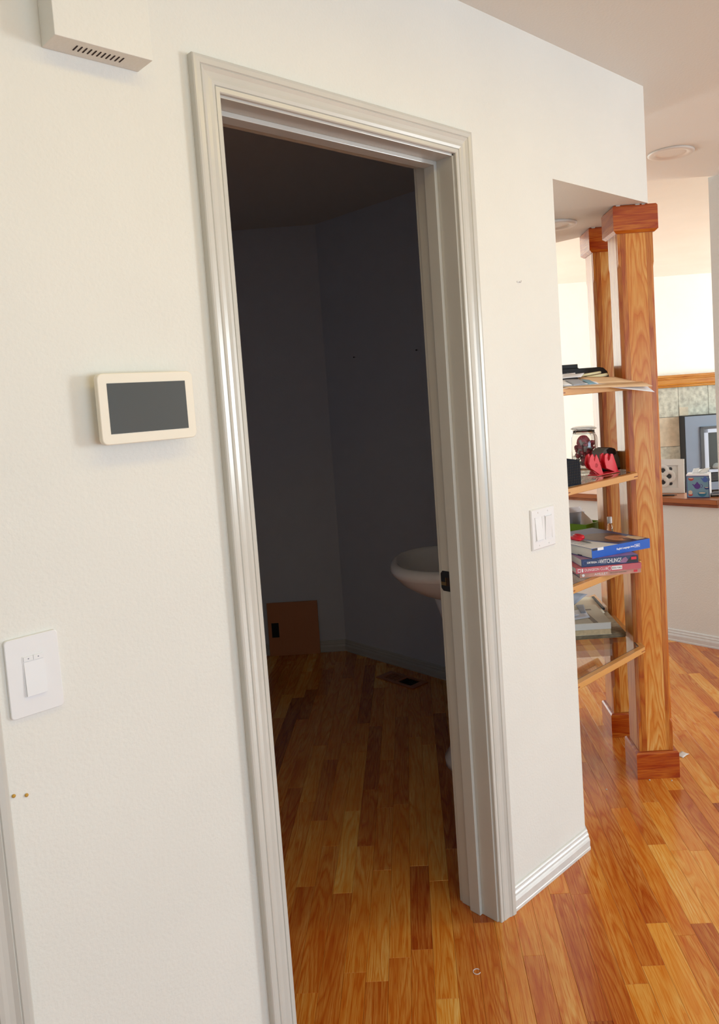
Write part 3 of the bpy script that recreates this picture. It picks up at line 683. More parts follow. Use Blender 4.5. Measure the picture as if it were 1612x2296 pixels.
# local x runs to the right in view
for b in ((-.12, .105, .155, .19), (-.12, .105, 0, .03), (.072, .105, .03, .155), (-.12, -.088, .03, .155)):
    g = G(); g.box(b[0], b[1], -.006, .006, b[2], b[3], bevel=.001); g.finish('frame_bar', M['whiteboard'], wf)
for dx, dz in ((0, .033), (.033, 0), (0, -.033), (-.033, 0)):
    g = G(); cx_, cz_ = -.010 + dx, .094 + dz; rr = .0255; rings = []
    for t in range(28):
        a = t * 2 * math.pi / 28; rings.append([(cx_ + (rr + u) * math.cos(a), v + dx * .03, cz_ + (rr + u) * math.sin(a)) for u, v in ((-.0105, -.004), (-.005, -.008), (.005, -.008), (.0105, -.004), (.0105, .006), (-.0105, .006))])
    rings.append(rings[0]); g.loft(rings, caps=False); g.finish('ring', M['whiteboard'], wf)
    g = G(); g.slab([(cx_ + .0125 * math.cos(t), .0035, cz_ + .0125 * math.sin(t)) for t in [i * math.pi / 9 for i in range(18)]], .0008, (0, -1, 0)); g.finish('opening', M['grout'], wf)
for sx, sz in ((1, 1), (1, -1), (-1, 1), (-1, -1)):
    g = G(); g.slab([(-.010 + sx * (.041 + .010 * math.cos(t) ), .0035, .094 + sz * (.041 + .010 * math.sin(t))) for t in [i * math.pi / 6 for i in range(12)]], .0008, (0, -1, 0)); g.finish('opening', M['grout'], wf)
g = G(); g.box(-.088, .072, .005, .008, .03, .155); g.finish('backing', M['whiteboard'], wf)

tx_ = thing('tissue_box', 'blue teapot patterned tissue box on the ledge below the fireplace', 'tissue box', (2.440, .536, ld + .0005), math.radians(-71))
B = .057
g = G(); g.box(-B, B, -B, B, 0, .124, bevel=.001); bx_ = g.finish('carton', M['paper'], tx_)
g = G(); g.box(-B + .0005, B - .0005, -B - .0006, -B + .0005, .0005, .1165); fr = g.finish('border', M['navyprint'], tx_)
g = G(); g.box(-B + .004, B - .004, -B - .0010, -B, .004, .1125); pn = g.finish('printed_face', M['tissuebox'], tx_)
yf = -B - .0012
def disc(cx_, cz_, rx_, rz_, m, par, name='print', y=None, n=18, a0=0, a1=360, dy=0):
    g = G(); yy = (yf if y is None else y) - dy
    g.slab([(cx_ + rx_ * math.cos(math.radians(a0 + (a1 - a0) * i / n)), yy, cz_ + rz_ * math.sin(math.radians(a0 + (a1 - a0) * i / n))) for i in range(n)], .0003, (0, -1, 0))
    return g.finish(name, m, par)
def pot(cx_, cz_, r, m):
    o = disc(cx_, cz_, r, r * .95, m, pn, 'printed_teapot')
    g = G(); yy = yf - .0002
    g.slab([(cx_ - r * .8, yy, cz_ - r * .3), (cx_ - r * 1.1, yy, cz_), (cx_ - r * 1.6, yy, cz_ + r * .7), (cx_ - r * 1.35, yy, cz_ + r * .75), (cx_ - r * .6, yy, cz_ + r * .2)], .0003, (0, -1, 0))
    g.slab([(cx_ - r * .5, yy, cz_ + r * .9), (cx_ + r * .5, yy, cz_ + r * .9), (cx_ + r * .15, yy, cz_ + r * 1.3), (cx_, yy, cz_ + r * 1.5), (cx_ - r * .15, yy, cz_ + r * 1.3)], .0003, (0, -1, 0))
    rg = [[(cx_ + r * 1.05 + (r * .45 + u) * math.cos(t), yy - v, cz_ + r * .1 + (r * .55 + u) * math.sin(t)) for u, v in ((0, 0), (r * .16, 0), (r * .16, .0003), (0, .0003))] for t in [math.radians(-100 + 20 * i) for i in range(11)]]
    g.loft(rg); g.finish('printed_spout_and_handle', m, pn)
pot(-.003, .062, .016, M['purpleprint']); pot(.037, .096, .014, M['blueprint'])
def cup(cx_, cz_, r, m, in_=M['creamprint']):
    disc(cx_, cz_, r, r * .9, m, pn, 'printed_cup', a0=180, a1=360); disc(cx_, cz_, r, r * .28, m, pn, 'printed_cup_rim', dy=.0002); disc(cx_, cz_, r * .8, r * .17, in_, pn, 'printed_tea', dy=.0005)
cup(.020, .026, .022, M['tealprint']); cup(.043, .055, .012, M['duskblue']); cup(-.033, .104, .014, M['redprint']); cup(-.038, .020, .012, M['redprint'], M['creamprint'])
disc(-.038, .030, .010, .010, M['creamprint'], pn, 'printed_cream_swirl', dy=.0006)
g = G(); random.seed(9)
for (a, b) in (((-.035, -.004), (-.020, .035)), ((-.015, .01), (.008, .028)), ((.0, -.008), (.034, .036)), ((.01, .012), (.030, .022))):
    g.sheet([(a[0], a[1], .124), (a[0] + .03, a[1] + .004, .124), (b[0] + .026, b[1] - .03, .124 + .010 + b[1] * .55), (b[0] - .004, a[1] + .004, .124 + b[1] * .75)], .0006, .005)
g.finish('tissue', M['tissue'], tx_)
pn_ = thing('pen', 'black pen lying on the ledge before the white panel', 'pen', (2.40, .690, ld + .0045), math.radians(-62))
g = G(); g.tube([(-.035, 0, 0), (.030, 0, 0)], .0042); g.finish('barrel', M['black'], pn_)
g = G(); g.tube([(.030, 0, 0), (.043, 0, 0)], .002); g.finish('tip', M['black'], pn_)
sp = thing('stapler', 'small black and white stapler at the right end of the ledge', 'stapler', (2.468, .450, ld + .0005), math.radians(-60))
g = G(); g.box(-.035, .035, -.012, .012, 0, .008, bevel=.002); g.finish('base', M['black'], sp)
g = G(); g.loft([[(x, -.010, z), (x, .010, z), (x, .007, z + h_), (x, -.007, z + h_)] for x, z, h_ in ((-.034, .010, .006), (-.015, .011, .014), (.02, .011, .015), (.035, .010, .007))]); g.finish('arm', M['inkgrey'], sp)
g = G(); g.box(-.03, .03, -.0115, .0115, .008, .011); g.finish('magazine', M['plate'], sp)

# ---------------------------------------------------------------- top shelf: printer and papers
zt = SZ[3]
pr = thing('scanner', 'black flat scanner lying at the back of the highest shelf', 'scanner', (*SK(.44, .90), zt + .0005), -math.pi / 4)
g = G(); prof = [(-.13, 0), (.128, 0), (.131, .012), (.131, .030), (.124, .052), (.110, .066), (.095, .069), (-.13, .069)]
g.loft([[(x, y, z) for x, z in prof] for y in (-.012, .11)]); g.finish('body', M['black'], pr)
g = G(); g.box(-.13, .018, .0, .11, .071, .086, bevel=.001); g.finish('lid', M['black'], pr)
g = G(); g.box(-.13, .020, -.004, .0, .0655, .0715); g.finish('lip', M['blackmatte'], pr)
g = G(); g.tube([(-.045 + i * .0016, -.0124, .052 + .0028 * math.sin(i * 1.5) * (1 if i % 7 else 1.9)) for i in range(32)], .0005, 5); g.finish('script_mark', M['fpsilver'], pr)
ps = thing('manila_envelope', 'large manila envelope fanned over the front right corner of the highest shelf', 'envelope', (.80, .10, zt))
def rel(o, pts): return [(x - o.location.x, y - o.location.y, z - o.location.z) for x, y, z in pts]
g = G(); g.sheet(rel(ps, [(.44, .040, zt + .003), (.915, .030, zt + .0025), (.925, .16, zt + .010), (.45, .26, zt + .004)]), .0025, .0004, 10, 4)
g.sheet(rel(ps, [(.46, .022, zt - .001), (.905, -.012, zt - .014), (.915, .030, zt + .0025), (.44, .040, zt + .003)]), .0025, .0, 8, 2); g.finish('envelope', M['manila'], ps)
g = G(); g.sheet(rel(ps, [(.60, .075, zt + .007), (.905, .050, zt + .0055), (.845, .095, zt + .026), (.66, .125, zt + .033)]), .002, .001); g.finish('flap', M['manila'], ps)
wp = thing('paper_sheet', 'white letter sagging off the right end of the highest shelf', 'paper', (.8, .1, zt))
g = G(); g.sheet(rel(wp, [(.66, .026, zt - .004), (.885, -.030, zt - .034), (.935, .026, zt - .010), (.72, .031, zt - .001)]), .0006, .0005); g.finish('sheet', M['paper'], wp)
def paper(name, lb, cat, quads, z, mats):
    t = thing(name, lb, cat, (quads[0][0][0], quads[0][0][1], z))
    for i, (q_, m, nm) in enumerate(zip(quads, mats, ['sheet', 'print', 'print', 'print', 'print'])):
        g = G(); g.sheet(rel(t, q_), .0008, .0012 if i == 0 else .0012); g.finish(nm, m, t)
    return t
paper('flyer', 'blue and white printed flyer with a small photo, curling up on the highest shelf', 'flyer',
    [[(.455, .045, zt + .0085), (.655, .045, zt + .0075), (.705, .085, zt + .016), (.470, .120, zt + .034)],
     [(.500, .0405, zt + .0075), (.575, .0405, zt + .0075), (.600, .083, zt + .0265), (.525, .088, zt + .028)],
     [(.592, .0405, zt + .0075), (.638, .0405, zt + .0070), (.665, .083, zt + .0215), (.610, .083, zt + .0260)]], zt, [M['paper'], M['greypaper'], M['skyprint']])
paper('folded_letter', 'white folded letter on top of the flyer on the highest shelf', 'paper',
    [[(.49, .10, zt + .030), (.64, .10, zt + .033), (.71, .13, zt + .047), (.50, .14, zt + .036)],
     [(.50, .13, zt + .037), (.66, .13, zt + .040), (.70, .16, zt + .050), (.52, .16, zt + .041)]], zt, [M['paper'], M['paper']])
paper('loose_sheet', 'white sheet lying flat under the flyer on the highest shelf', 'paper',
    [[(.43, .040, zt + .0062), (.70, .040, zt + .0045), (.73, .10, zt + .0075), (.46, .12, zt + .008)]], zt, [M['paper']])
for i, (a, b, lb) in enumerate((((.715, .15, zt + .0385), (.845, .15, zt + .047), 'upper cream paper roll on the highest shelf'), ((.735, .135, zt + .030), (.862, .135, zt + .038), 'lower cream paper roll on the highest shelf'))):
    t = thing('paper_roll', lb, 'paper roll', a)
    dv = Vector(b) - Vector(a); g = G(); g.tube([(0, 0, 0), tuple(dv)], .0045 + i * .001, 12); g.finish('roll', M['creamroll'], t)
rd = thing('red_card', 'red folded card poking out under the cream rolls', 'card', (.80, .15, zt))
g = G(); g.sheet(rel(rd, [(.79, .145, zt + .020), (.86, .145, zt + .016), (.885, .17, zt + .034), (.80, .17, zt + .032)]), .003, .001); g.finish('card', M['red'], rd)

# ---------------------------------------------------------------- second shelf: jar, tape dispenser, red holder, mesh caddy
zt = SZ[2] + .0006
bxx = thing('mesh_caddy', 'black mesh desk caddy at the left front of the jar shelf', 'caddy', (.470, .060, zt), math.radians(-7))
g = G(); g.loft([[(-.055, y, 0), (.066, y, 0), (.066, y, .066), (.056, y, .080), (.0, y, .090), (-.055, y, .092)] for y in (0, .004)]); g.finish('front_panel', M['mesh'], bxx)
g = G()
for i in range(13):
    for j in range(9):
        x, z = -.046 + i * .0085, .006 + j * .0085
        g.box(x, x + .0058, -.0008, .0002, z, z + .0058)
o = g.finish('honeycomb', M['blackmatte'], bxx); o['kind'] = 'stuff'
g = G(); g.box(.062, .066, .004, .062, 0, .066); g.box(-.055, .066, .060, .064, 0, .120); g.box(-.055, -.051, .004, .06, 0, .09); g.box(-.055, .066, .004, .06, 0, .003); g.finish('back_and_sides', M['black'], bxx)
rc = thing('red_notebook', 'red notebook standing in the black mesh caddy', 'notebook', (.470, .092, zt + .0035), math.radians(-7))
g = G(); g.box(-.045, .022, 0, .008, 0, .118, bevel=.001); g.finish('cover', M['red'], rc)
jx, jy = .908, .268
jr_ = thing('candy_jar', 'clear glass clip top jar of red and white candies on the shelf', 'jar', (jx, jy, zt))
r = .0485
g = G(); g.lathe([(.036, .0), (r - .004, .003), (r, .012), (r, .118), (r - .003, .128), (r - .009, .136), (r - .009, .148), (r - .0125, .148), (r - .0125, .136), (r - .006, .126), (r - .0035, .117), (r - .0035, .014), (r - .008, .006), (.002, .006)], 40, caps=True); g.finish('glass_body', M['jar'], jr_)
g = G(); g.lathe([(r - .010, .149), (r - .005, .150), (r - .004, .156), (r - .007, .160), (r - .02, .163), (.002, .163)], 36); g.finish('lid', M['clear'], jr_)
g = G()
for z, rr in ((.1365, r - .0075), (.154, r - .002)):
    g.tube([(rr * math.cos(a), rr * math.sin(a), z) for a in [i * 2 * math.pi / 32 for i in range(33)]], .0012, 6)
g.tube([(-.049, -.005, .154), (-.053, 0, .148), (-.050, .004, .138)], .0012, 6); g.tube([(.049, .005, .154), (.054, 0, .150), (.050, 0, .128), (.046, 0, .125)], .0012, 6)
g.finish('wire_clip', M['steel'], jr_)
random.seed(4)
cands = []
for i in range(70):
    for _ in range(300):
        z = .017 + random.random() * (.070 if i < 60 else .088); a = random.random() * 6.283; rr = (r - .017) * math.sqrt(random.random())
        p = Vector((rr * math.cos(a), rr * math.sin(a), z))
        if all((p - c).length > .0138 for c in cands): cands.append(p); break
protos = {}
for i, p in enumerate(cands):
    kind = 'wrapped_candy' if i % 3 else 'rolled_candy'
    if kind not in protos:
        g = G()
        if kind == 'wrapped_candy':
            g.lathe([(.001, -.007), (.007, -.005), (.009, 0), (.007, .005), (.001, .007)], 12)
            g.loft([[(-.007, -.001, -.001), (-.007, .001, -.001), (-.007, .001, .001), (-.007, -.001, .001)], [(-.013, -.005, -.001), (-.013, .005, -.001), (-.013, .005, .001), (-.013, -.005, .001)]])
        else:
            g.tube([(-.010, 0, 0), (-.0085, 0, 0), (.0085, 0, 0), (.010, 0, 0)], .0052, 10)
        o = g.finish(kind, M['redfoil'] if kind[0] == 'w' else M['whitefoil']); protos[kind] = o
    else:
        o = protos[kind].copy(); COL.objects.link(o)
    o.location = (jx + p.x, jy + p.y, zt + p.z); o.rotation_euler = (random.random() * 3, random.random() * 3, random.random() * 6)
    o['group'] = 'candies in the glass jar'; o['category'] = 'candy'
    o['label'] = 'red wrapped round candy inside the glass jar' if kind[0] == 'w' else 'pale cylindrical wrapped candy inside the glass jar'
g = G(); g.lathe([(.002, -.0015), (.024, -.001), (.025, 0), (.024, .001), (.002, .0015)], 24); o = g.finish('lollipop', M['redfoil'])
o.location = (jx - .010, jy - .004, zt + .104); o.rotation_euler = (math.radians(84), 0, math.radians(-43)); tag(o, 'large red disc lollipop standing at the top of the jar', 'candy')
cp = thing('candy_packet', 'red candy packet lying under the jar edge on the glass shelf', 'candy', (.815, .175, zt), math.radians(20))
g = G(); g.loft([[(x, -.012 * w_, .0), (x, .012 * w_, .0), (x, .010 * w_, h_), (x, -.010 * w_, h_)] for x, w_, h_ in ((-.028, 1, .001), (-.02, 1, .008), (.02, 1, .008), (.028, 1, .001))]); g.finish('wrapper', M['redfoil'], cp)
g = G(); g.lathe([(.004, .0082), (.004, .0086)], 10); g.finish('dot', M['paper'], cp)
# tape dispenser
td = thing('tape_dispenser', 'grey and black desk tape dispenser behind the red holder', 'tape dispenser', (.852, .152, zt), math.radians(-5))
pf = [(0, .018), (-.012, .052), (-.010, .072), (.008, .084), (.045, .084), (.068, .074), (.082, .052), (.090, .040), (.092, 0), (.04, 0), (.018, .004)]
g = G(); g.loft([[(x, y, z) for x, z in pf] for y in (0, .046)]); g.finish('body', M['greyplastic'], td)
pf2 = [(.012, .078), (.03, .086), (.060, .079), (.066, .060), (.040, .052), (.02, .060)]
g = G(); g.loft([[(x, y, z) for x, z in pf2] for y in (-.002, .048)]); g.finish('core', M['black'], td)
g = G(); g.loft([[(x, y, z) for x, z in ((.006, .0), (.05, .0), (.088, .0), (.088, .006), (.045, .012))] for y in (-.0015, .0475)]); g.finish('foot', M['black'], td)
ph = thing('metal_bookend', 'thin silver metal plate standing at the right of the tape dispenser', 'bookend', (.938, .158, zt), math.radians(4))
g = G(); g.box(-.010, .032, 0, .003, 0, .066, bevel=.0006); g.finish('plate', M['steel'], ph)
g = G(); g.box(-.010, .032, -.0, .030, 0, .0012); g.finish('foot', M['black'], ph)
# red holder
rh = thing('red_tape_holder', 'bright red plastic holder with two upright curved fins at the shelf front', 'holder', (.79, .118, zt), math.radians(-4))
g = G(); g.box(-.052, .085, -.006, .034, 0, .0035, bevel=.001); g.finish('base', M['red'], rh)
f1 = [(-.030, .0035), (-.078, .030), (-.086, .046), (-.080, .066), (-.072, .074), (-.062, .077), (-.060, .060), (-.054, .050), (-.048, .066), (-.042, .074), (-.032, .058), (-.008, .0035)]
f2 = [(.012, .020), (.004, .044), (.006, .066), (.016, .071), (.024, .071), (.020, .056), (.024, .044), (.034, .048), (.044, .068), (.054, .066), (.083, .0035), (.06, .0035)]
for y in (0,):
    for ff in (f1, f2):
        g = G(); g.loft([[(x, yy, z) for x, z in ff] for yy in (y, y + .005)]); g.finish('fin', M['red'], rh)
    for ff, dx in ((f1, .012), (f2, .010)):
        g = G(); g.loft([[(x + dx, yy, z) for x, z in ff] for yy in (.024, .029)]); g.finish('fin', M['red'], rh)
g = G(); g.tube([(-.045, 0, .036), (-.045, .028, .036)], .008, 14); g.tube([(-.048, .004, .036), (-.012, .010, .040)], .004, 8); g.finish('axle', M['red'], rh)
pnn = thing('white_pen', 'white pen on the jar shelf in front of the near column', 'pen', (.935, .117, zt + .0028), math.radians(28))
g = G(); g.tube([(-.045, 0, 0), (-.006, 0, 0), (.006, 0, 0)], .0026); g.finish('barrel', M['paper'], pnn)
ub = thing('glass_clip', 'small clear plastic clip lying at the front of the jar shelf', 'clip', (.655, .078, zt), math.radians(30))
g = G(); g.box(-.020, .018, -.006, .006, 0, .004, bevel=.001); g.finish('body', M['jar'], ub)
g = G(); g.box(.018, .026, -.005, .005, .0005, .0038, bevel=.0004); g.finish('clasp', M['steel'], ub)

# ---------------------------------------------------------------- third shelf: books
def book(name, lb, loc, rz, Ls, Dk, T, cover, spine, pages, rot=0):
    """spine faces -y (local), Ls long in x, Dk deep in y, T thick"""
    b = thing(name, lb, 'book', loc, rz)
    g = G(); g.box(.0025, Ls - .0025, .001, Dk - .003, .0012, T - .0012); g.finish('page_block', pages, b)
    g = G(); g.box(0, Ls, 0, Dk, 0, .0011); g.box(0, Ls, 0, Dk, T - .0011, T); g.finish('cover', cover, b)
    g = G(); g.box(0, Ls, -.0008, .0009, 0, T, bevel=.0003); g.finish('spine', spine, b)
    return b
RX = (math.pi / 2, 0, 0)
z0 = SZ[1] + .0006
a45 = -math.pi / 4
b = book('paperback', 'peach paperback at the bottom of the book stack', (.541, .078, z0), math.radians(-37.5), .208, .145, .0155, M['lilac'], M['peach'], M['pages'])
lettering('AMULET', .0105, M['inkwhite'], b, (.072, -.0010, .0078), RX, sx=1.15)
lettering('THE CLOUD SEARCHERS', .0052, M['taupe'], b, (.130, -.0010, .0078), RX)
g = G(); g.lathe([(.0045, 0), (.0045, .0003)], 16); o = g.finish('emblem', M['inkwhite'], b); o.rotation_euler = RX; o.location = (.012, -.0008, .0078)
g = G(); g.box(.183, .196, -.0011, -.0007, .004, .0115); g.finish('badge', M['red'], b)
b = book('paperback', 'pink paperback with a white strip on its spine, second from the bottom of the stack', (.528, .083, z0 + .0157), math.radians(-38.5), .220, .148, .0190, M['pink'], M['pink'], M['pages'])
lettering('DUNGEON CLUB', .0120, M['inkwhite'], b, (.067, -.0010, .0095), RX, sx=.82)
g = G(); g.box(.120, .155, -.0012, -.0007, .0035, .0155); st_ = g.finish('title_strip', M['inkwhite'], b)
lettering('ROLL CALL', .0065, M['inkblack'], b, (.1375, -.0014, .0095), RX)
for x, w_, m in ((.006, .010, 'inkwhite'), (.019, .005, 'inkwhite')):
    g = G(); g.box(x, x + w_, -.0011, -.0007, .004, .015); g.finish('badge', M[m], b)
g = G(); g.box(.0075, .0145, -.0013, -.0009, .006, .013); g.finish('badge_centre', M['pink'], b)
g = G(); rg = [[(.1125 + (.0052 + u) * math.cos(t), -.0008 - v, .0095 + (.0062 + u) * math.sin(t)) for u, v in ((0, 0), (.0010, 0), (.0010, .0003), (0, .0003))] for t in [i * math.pi / 10 for i in range(21)]]
g.loft(rg, caps=False); g.finish('round_emblem', M['inkwhite'], b)
b = book('paperback', 'navy fantasy paperback with lilac cover under the blue textbook', (.548, .074, z0 + .0349), math.radians(-38), .192, .140, .0255, M['lilac'], M['navy'], M['pages'])
lettering('WITCHLINGS', .0195, M['inkwhite'], b, (.099, -.0010, .0128), RX, sx=.62, bold=.0002)
lettering('ORTEGA', .0085, M['inkwhite'], b, (.035, -.0010, .0128), RX, bold=.0002)
lettering('THE', .005, M['inkwhite'], b, (.059, -.0010, .015), RX)
g = G(); g.box(.0545, .064, -.0011, -.0008, .0100, .0112); g.finish('rule', M['inkwhite'], b)
g = G(); rg = [[(.0125 + (.0065 + u) * math.cos(t), -.0008 - v, .0128 + (.0065 + u) * math.sin(t)) for u, v in ((0, 0), (.0006, 0), (.0006, .0003), (0, .0003))] for t in [i * math.pi / 10 for i in range(21)]]
g.loft(rg, caps=False); g.finish('round_emblem', M['blueprint'], b)
g = G(); g.slab([(.128, -.0010, .004), (.150, -.0010, .003), (.158, -.0010, .012), (.150, -.0010, .022), (.140, -.0010, .018)], .0003, (0, -1, 0)); g.finish('spine_art', M['lilac'], b)
g = G(); g.slab([(.150, -.0012, .003), (.190, -.0012, .002), (.190, -.0012, .022), (.172, -.0012, .0235), (.160, -.0012, .012)], .0003, (0, -1, 0)); g.finish('spine_art', M['inkblack'], b)
g = G(); g.box(.168, .186, -.0018, -.0012, .011, .020, bevel=.0002); g.finish('badge', M['red'], b)
# blue textbook
zb = z0 + .0349 + .0257
b = book('textbook', 'thick bright blue school textbook lying on top of the paperbacks', (.575, .050, zb), math.radians(-18.5), .248, .290, .0325, M['duskblue'], M['blue'], M['pages'])
lettering('English Language Arts', .0085, M['inkwhite'], b, (.140, -.0010, .0165), RX, bold=.0002)
g = G(); g.box(.180, .203, -.0011, -.0008, .0115, .0215); bd = g.finish('badge', M['inkwhite'], b)
g = G(); g.box(.1812, .2018, -.0013, -.001, .0127, .0203); g.finish('badge_centre', M['blue'], b)
g = G(); g.box(.1845, .1985, -.0016, -.0012, .0150, .0180); g.finish('badge_mark', M['inkwhite'], b)
g = G(); g.box(.002, .023, -.0012, -.0007, .0255, .0318); g.finish('tag', M['inkblack'], b)
g = G(); g.box(.023, .048, -.0012, -.0007, .0235, .0325); g.finish('tag', M['inkwhite'], b)
zc = .0326
def flat(pts, m, nm, dz=0): g = G(); g.slab([(x, y, zc + dz) for x, y in pts], .0002, (0, 0, 1)); return g.finish(nm, m, b)
flat([(.0, .0), (.110, .0), (.090, .06), (.062, .13), (.03, .21), (.006, .289), (.0, .289)], M['paper'], 'cover_panel')
flat([(.158 + .066 * math.cos(t) * (1 + .1 * math.sin(3 * t)), .110 + .092 * math.sin(t)) for t in [i * math.pi / 10 for i in range(20)]], M['brownhair'], 'cover_picture', .0001)
flat([(.180 + .040 * math.cos(t), .078 + .050 * math.sin(t)) for t in [i * math.pi / 9 for i in range(18)]], M['skin'], 'cover_picture', .0003)
flat([(.188 + .014 * math.cos(t), .038 + .022 * math.sin(t)) for t in [i * math.pi / 6 for i in range(12)]], M['brownhair'], 'cover_picture', .0005)
flat([(.205, .012), (.240, .012), (.244, .05), (.232, .085), (.212, .078), (.203, .04)], M['creamprint'], 'cover_picture', .0004)
flat([(.178, .068), (.196, .066), (.196, .072), (.178, .074)], M['brownhair'], 'cover_picture', .0006)
for i, (yy, w_) in enumerate(((.150, .045), (.128, .035), (.110, .05), (.095, .04))):
    flat([(.018, yy - .02), (.018 + w_, yy - .03), (.018 + w_, yy - .026), (.018, yy - .016)], M['inkgrey'], 'cover_text', .0001)
for x in (.05, .11):
    g = G(); g.box(-.0002, .0003, x, x + .022, .002, .0045); g.finish('edge_mark', M['inkblack'], b)
# red marker / scissors on the textbook
mk = thing('scissors', 'red handled scissors lying on the white part of the textbook cover', 'scissors', (.668, .150, zb + .0330), math.radians(-110))
g = G(); rg = []
for t in [i * 2 * math.pi / 16 for i in range(17)]:
    c = (-.026 + .018 * math.cos(t), .012 + .012 * math.sin(t)); u = Vector((math.cos(t), math.sin(t), 0))
    rg.append([Vector((c[0], c[1], .009)) + u * (.0065 * math.cos(p)) + Vector((0, 0, .0085 * math.sin(p))) for p in [j * math.pi / 4 for j in range(8)]])
g.loft(rg, caps=False, smooth=True); g.finish('handle', M['red'], mk)
g = G(); g.tube([(-.012, .004, .006), (.004, 0, .004)], .005); g.tube([(-.04, -.012, .008), (-.01, -.008, .006), (.004, 0, .004)], .006); g.finish('handle', M['red'], mk)
g = G(); g.prism([(0, -.005), (.05, -.001), (.054, 0), (.05, .002), (0, .006)], .001, .003); g.finish('blade', M['greyplastic'], mk)
# green tray with papers
gt = thing('green_tray', 'lime green paper tray at the back of the book shelf', 'tray', (1.135, .420, z0))
g = G(); X0, X1, Y0, Y1, hh, t_ = 0, .114, 0, .120, .052, .003
g.box(X0, X1, Y0, Y1, 0, t_); g.box(X0, X1, Y0, Y0 + t_, t_, hh); g.box(X0, X1, Y1 - t_, Y1, t_, hh); g.box(X0, X0 + t_, Y0 + t_, Y1 - t_, t_, hh); g.box(X1 - t_, X1, Y0 + t_, Y1 - t_, t_, hh)
g.finish('body', M['green'], gt)
for i in range(4):
    pp = thing('filed_paper', ['front grey sheet standing in the green tray', 'second white sheet standing in the green tray', 'third white sheet standing in the green tray', 'rearmost white sheet standing in the green tray'][i], 'paper', (1.190, .490 + i * .009, z0 + .0035))
    g = G(); g.sheet([(-.050, 0, 0), (.052, 0, 0), (.054 + .005 * i, .006, .084 + .006 * i), (-.060, .006, .094 + .006 * i)], .0015, .0008); g.finish('sheet', M['paper'] if i else M['greypaper'], pp)
nt_ = thing('note_card', 'grey card with handwriting leaning in the green tray', 'card', (1.185, .445, z0 + .004))
g = G(); g.slab([(-.045, -.010, .0), (.045, -.010, .0), (.045, .004, .048), (-.010, .018, .098), (-.046, .004, .052)], .001); g.finish('card', M['paper'], nt_)
g = G(); g.slab([(-.034, .0035, .050), (-.028, .003, .048), (.000, .0155, .082), (-.008, .0155, .084)], .0008, (0, -1, .3)); g.finish('writing', M['inkblack'], nt_)
bt = thing('clear_bottle', 'small clear plastic bottle on the book shelf between the two columns', 'bottle', (*SK(.573, .985), z0))
g = G(); g.lathe([(.009, 0), (.0115, .002), (.0115, .060), (.008, .068), (.008, .074), (.002, .075)], 20); g.finish('body', M['jar'], bt)
g = G(); g.lathe([(.0085, .0745), (.0095, .076), (.0095, .099), (.002, .100)], 18); g.finish('cap', M['plate'], bt)

# ---------------------------------------------------------------- lowest shelf
z0 = SZ[0] + .0006
nw = thing('newspaper', 'folded newspaper at the bottom of the pile on the lowest shelf', 'newspaper', (*SK(.33, .745), z0), -math.pi / 4)
for i in range(5):
    g = G(); d_ = .004 * math.sin(i * 2.1)
    g.sheet([(-.06, d_, .0004 + i * .003), (.222 + d_, .004 + d_, .0004 + i * .003), (.228 + d_ * .5, .30, .0006 + i * .0033), (-.05, .29, .0004 + i * .003)], .0017, .0006); g.finish('folded_page', M['newsprint'], nw)
tb_ = thing('thick_book', 'thick yellowed paperback manual with ivory cover on the newspapers', 'book', (*SK(.368, .745), z0 + .0165), math.radians(-45))
g = G(); g.box(-.10, .130, .0, .235, .0008, .020); g.finish('lower_pages', M['oldpages'], tb_)
g = G(); g.box(-.10, .131, .001, .236, .0202, .0435); g.finish('page_block', M['pages'], tb_)
g = G(); g.box(-.101, .133, .0, .238, .0437, .0450, bevel=.0004); g.box(-.101, .133, .0, .238, 0, .0008); g.finish('cover', M['ivory'], tb_)
g = G(); g.slab([(.068, .001, .0452), (.086, .001, .0452), (.074, .150, .0452), (.058, .150, .0452)], .0002, (0, 0, 1)); g.slab([(.02, .165, .0452), (.10, .165, .0452), (.10, .182, .0452), (.02, .182, .0452)], .0002, (0, 0, 1)); g.finish('cover_print', M['taupe'], tb_)
g = G()
for i in range(7): g.slab([(.020 + i * .006, .132, .0453), (.0245 + i * .006, .132, .0453), (.0245 + i * .006, .146, .0453), (.020 + i * .006, .146, .0453)], .0002, (0, 0, 1))
g.finish('cover_print', M['greypaper'], tb_)
bp_ = thing('magazine', 'pale curled magazine behind the thick book on the lowest shelf', 'magazine', (*SK(.44, 1.03), z0 + .0165), -math.pi / 4)
g = G(); g.sheet([(-.12, 0, .001), (.10, -.03, .001), (.108, .20, .002), (-.10, .20, .002)], .006, .0015); g.finish('pages', M['ivory'], bp_)
g = G(); g.box(.104, .114, .02, .20, .0006, .010); g.finish('dark_spine', M['inkblack'], bp_)
en = thing('white_envelopes', 'white envelope lying on the ivory cover of the thick book', 'envelope', (.895, .300, z0 + .0620), math.radians(-28))
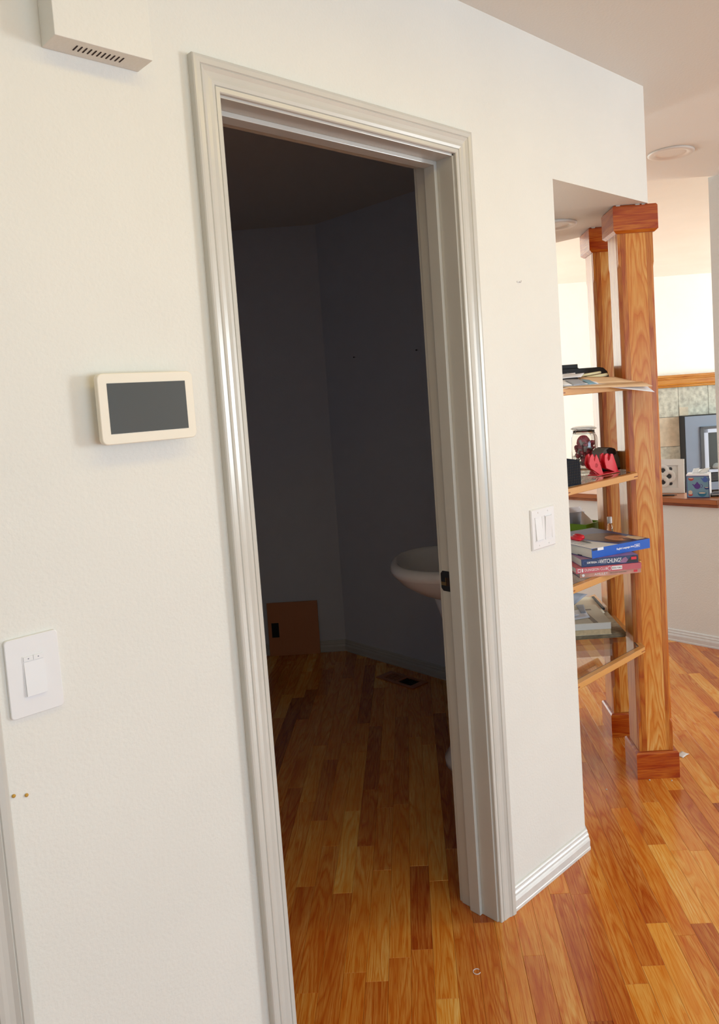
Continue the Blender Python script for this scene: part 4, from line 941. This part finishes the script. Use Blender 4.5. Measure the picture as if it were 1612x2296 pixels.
g = G(); g.sheet([(-.09, -.035, .0), (.008, -.035, .0), (.045, .070, .0005), (-.06, .075, .001)], .0012, .0006); g.finish('envelope', M['paper'], en)
en2 = thing('printed_card', 'dark blue printed card on the white envelope', 'card', (.90, .31, z0 + .0645), math.radians(-28))
g = G(); g.sheet([(.004, .012, .0), (.022, .004, .0), (.070, .105, .001), (.040, .115, .001)], .0009, .0004); g.finish('card', M['greypaper'], en2)
en3 = thing('small_envelope', 'smaller white envelope on top of the pile beside the printed card', 'envelope', (.875, .300, z0 + .0668), math.radians(-20))
g = G(); g.sheet([(-.075, -.005, .0), (.004, .010, .0), (-.005, .090, .001), (-.07, .085, .001)], .0009, .0003); g.finish('envelope', M['paper'], en3)
ge = thing('grey_envelope', 'grey envelope tilted up against the shelf above, over the thick book', 'envelope', (.70, .22, z0))
g = G(); g.sheet([(-.10, .015, .135), (-.015, -.02, .168), (.072, -.02, .187), (-.05, .02, .222)], .002, .0006); g.finish('envelope', M['greypaper'], ge)

# ---------------------------------------------------------------- crumbs on the floor
random.seed(31)
g = G(); rg = [[(.0085 * math.cos(t) * (1 + u), .0085 * math.sin(t) * (1 + u), v) for u, v in ((0, .0002), (.15, .0002), (.15, .0014), (0, .0014))] for t in [i * math.pi / 8 for i in range(14)]]
g.loft(rg); o = g.finish('plastic_ring', M['plate']); o.location = (-.240, -.073, 0); tag(o, 'tiny broken clear ring lying on the floor before the doorway', 'ring')
for x, y, r_, lb in ((.732, .134, .003, 'small white crumb on the floor between the wall end and the near column'), (.93, -.012, .003, 'small white crumb at the front foot of the near column'), (.885, .05, .0035, 'pale crumb at the left of the near column base')):
    g = G(); g.lathe([(r_ * .5, 0), (r_, r_ * .5), (r_ * .6, r_), (.0004, r_ * 1.1)], 7); o = g.finish('crumb', M['plaster']); o.location = (x, y, 0); tag(o, lb, 'crumb')
dh = thing('paper_scrap', 'torn clear plastic scrap on the floor right of the near column base', 'scrap', (1.135, .045, .0005))
g = G(); g.sheet([(-.02, -.012, 0), (.022, -.016, .0), (.026, .014, .001), (-.016, .016, 0)], .0012, .002); g.finish('scrap', M['plate'], dh)
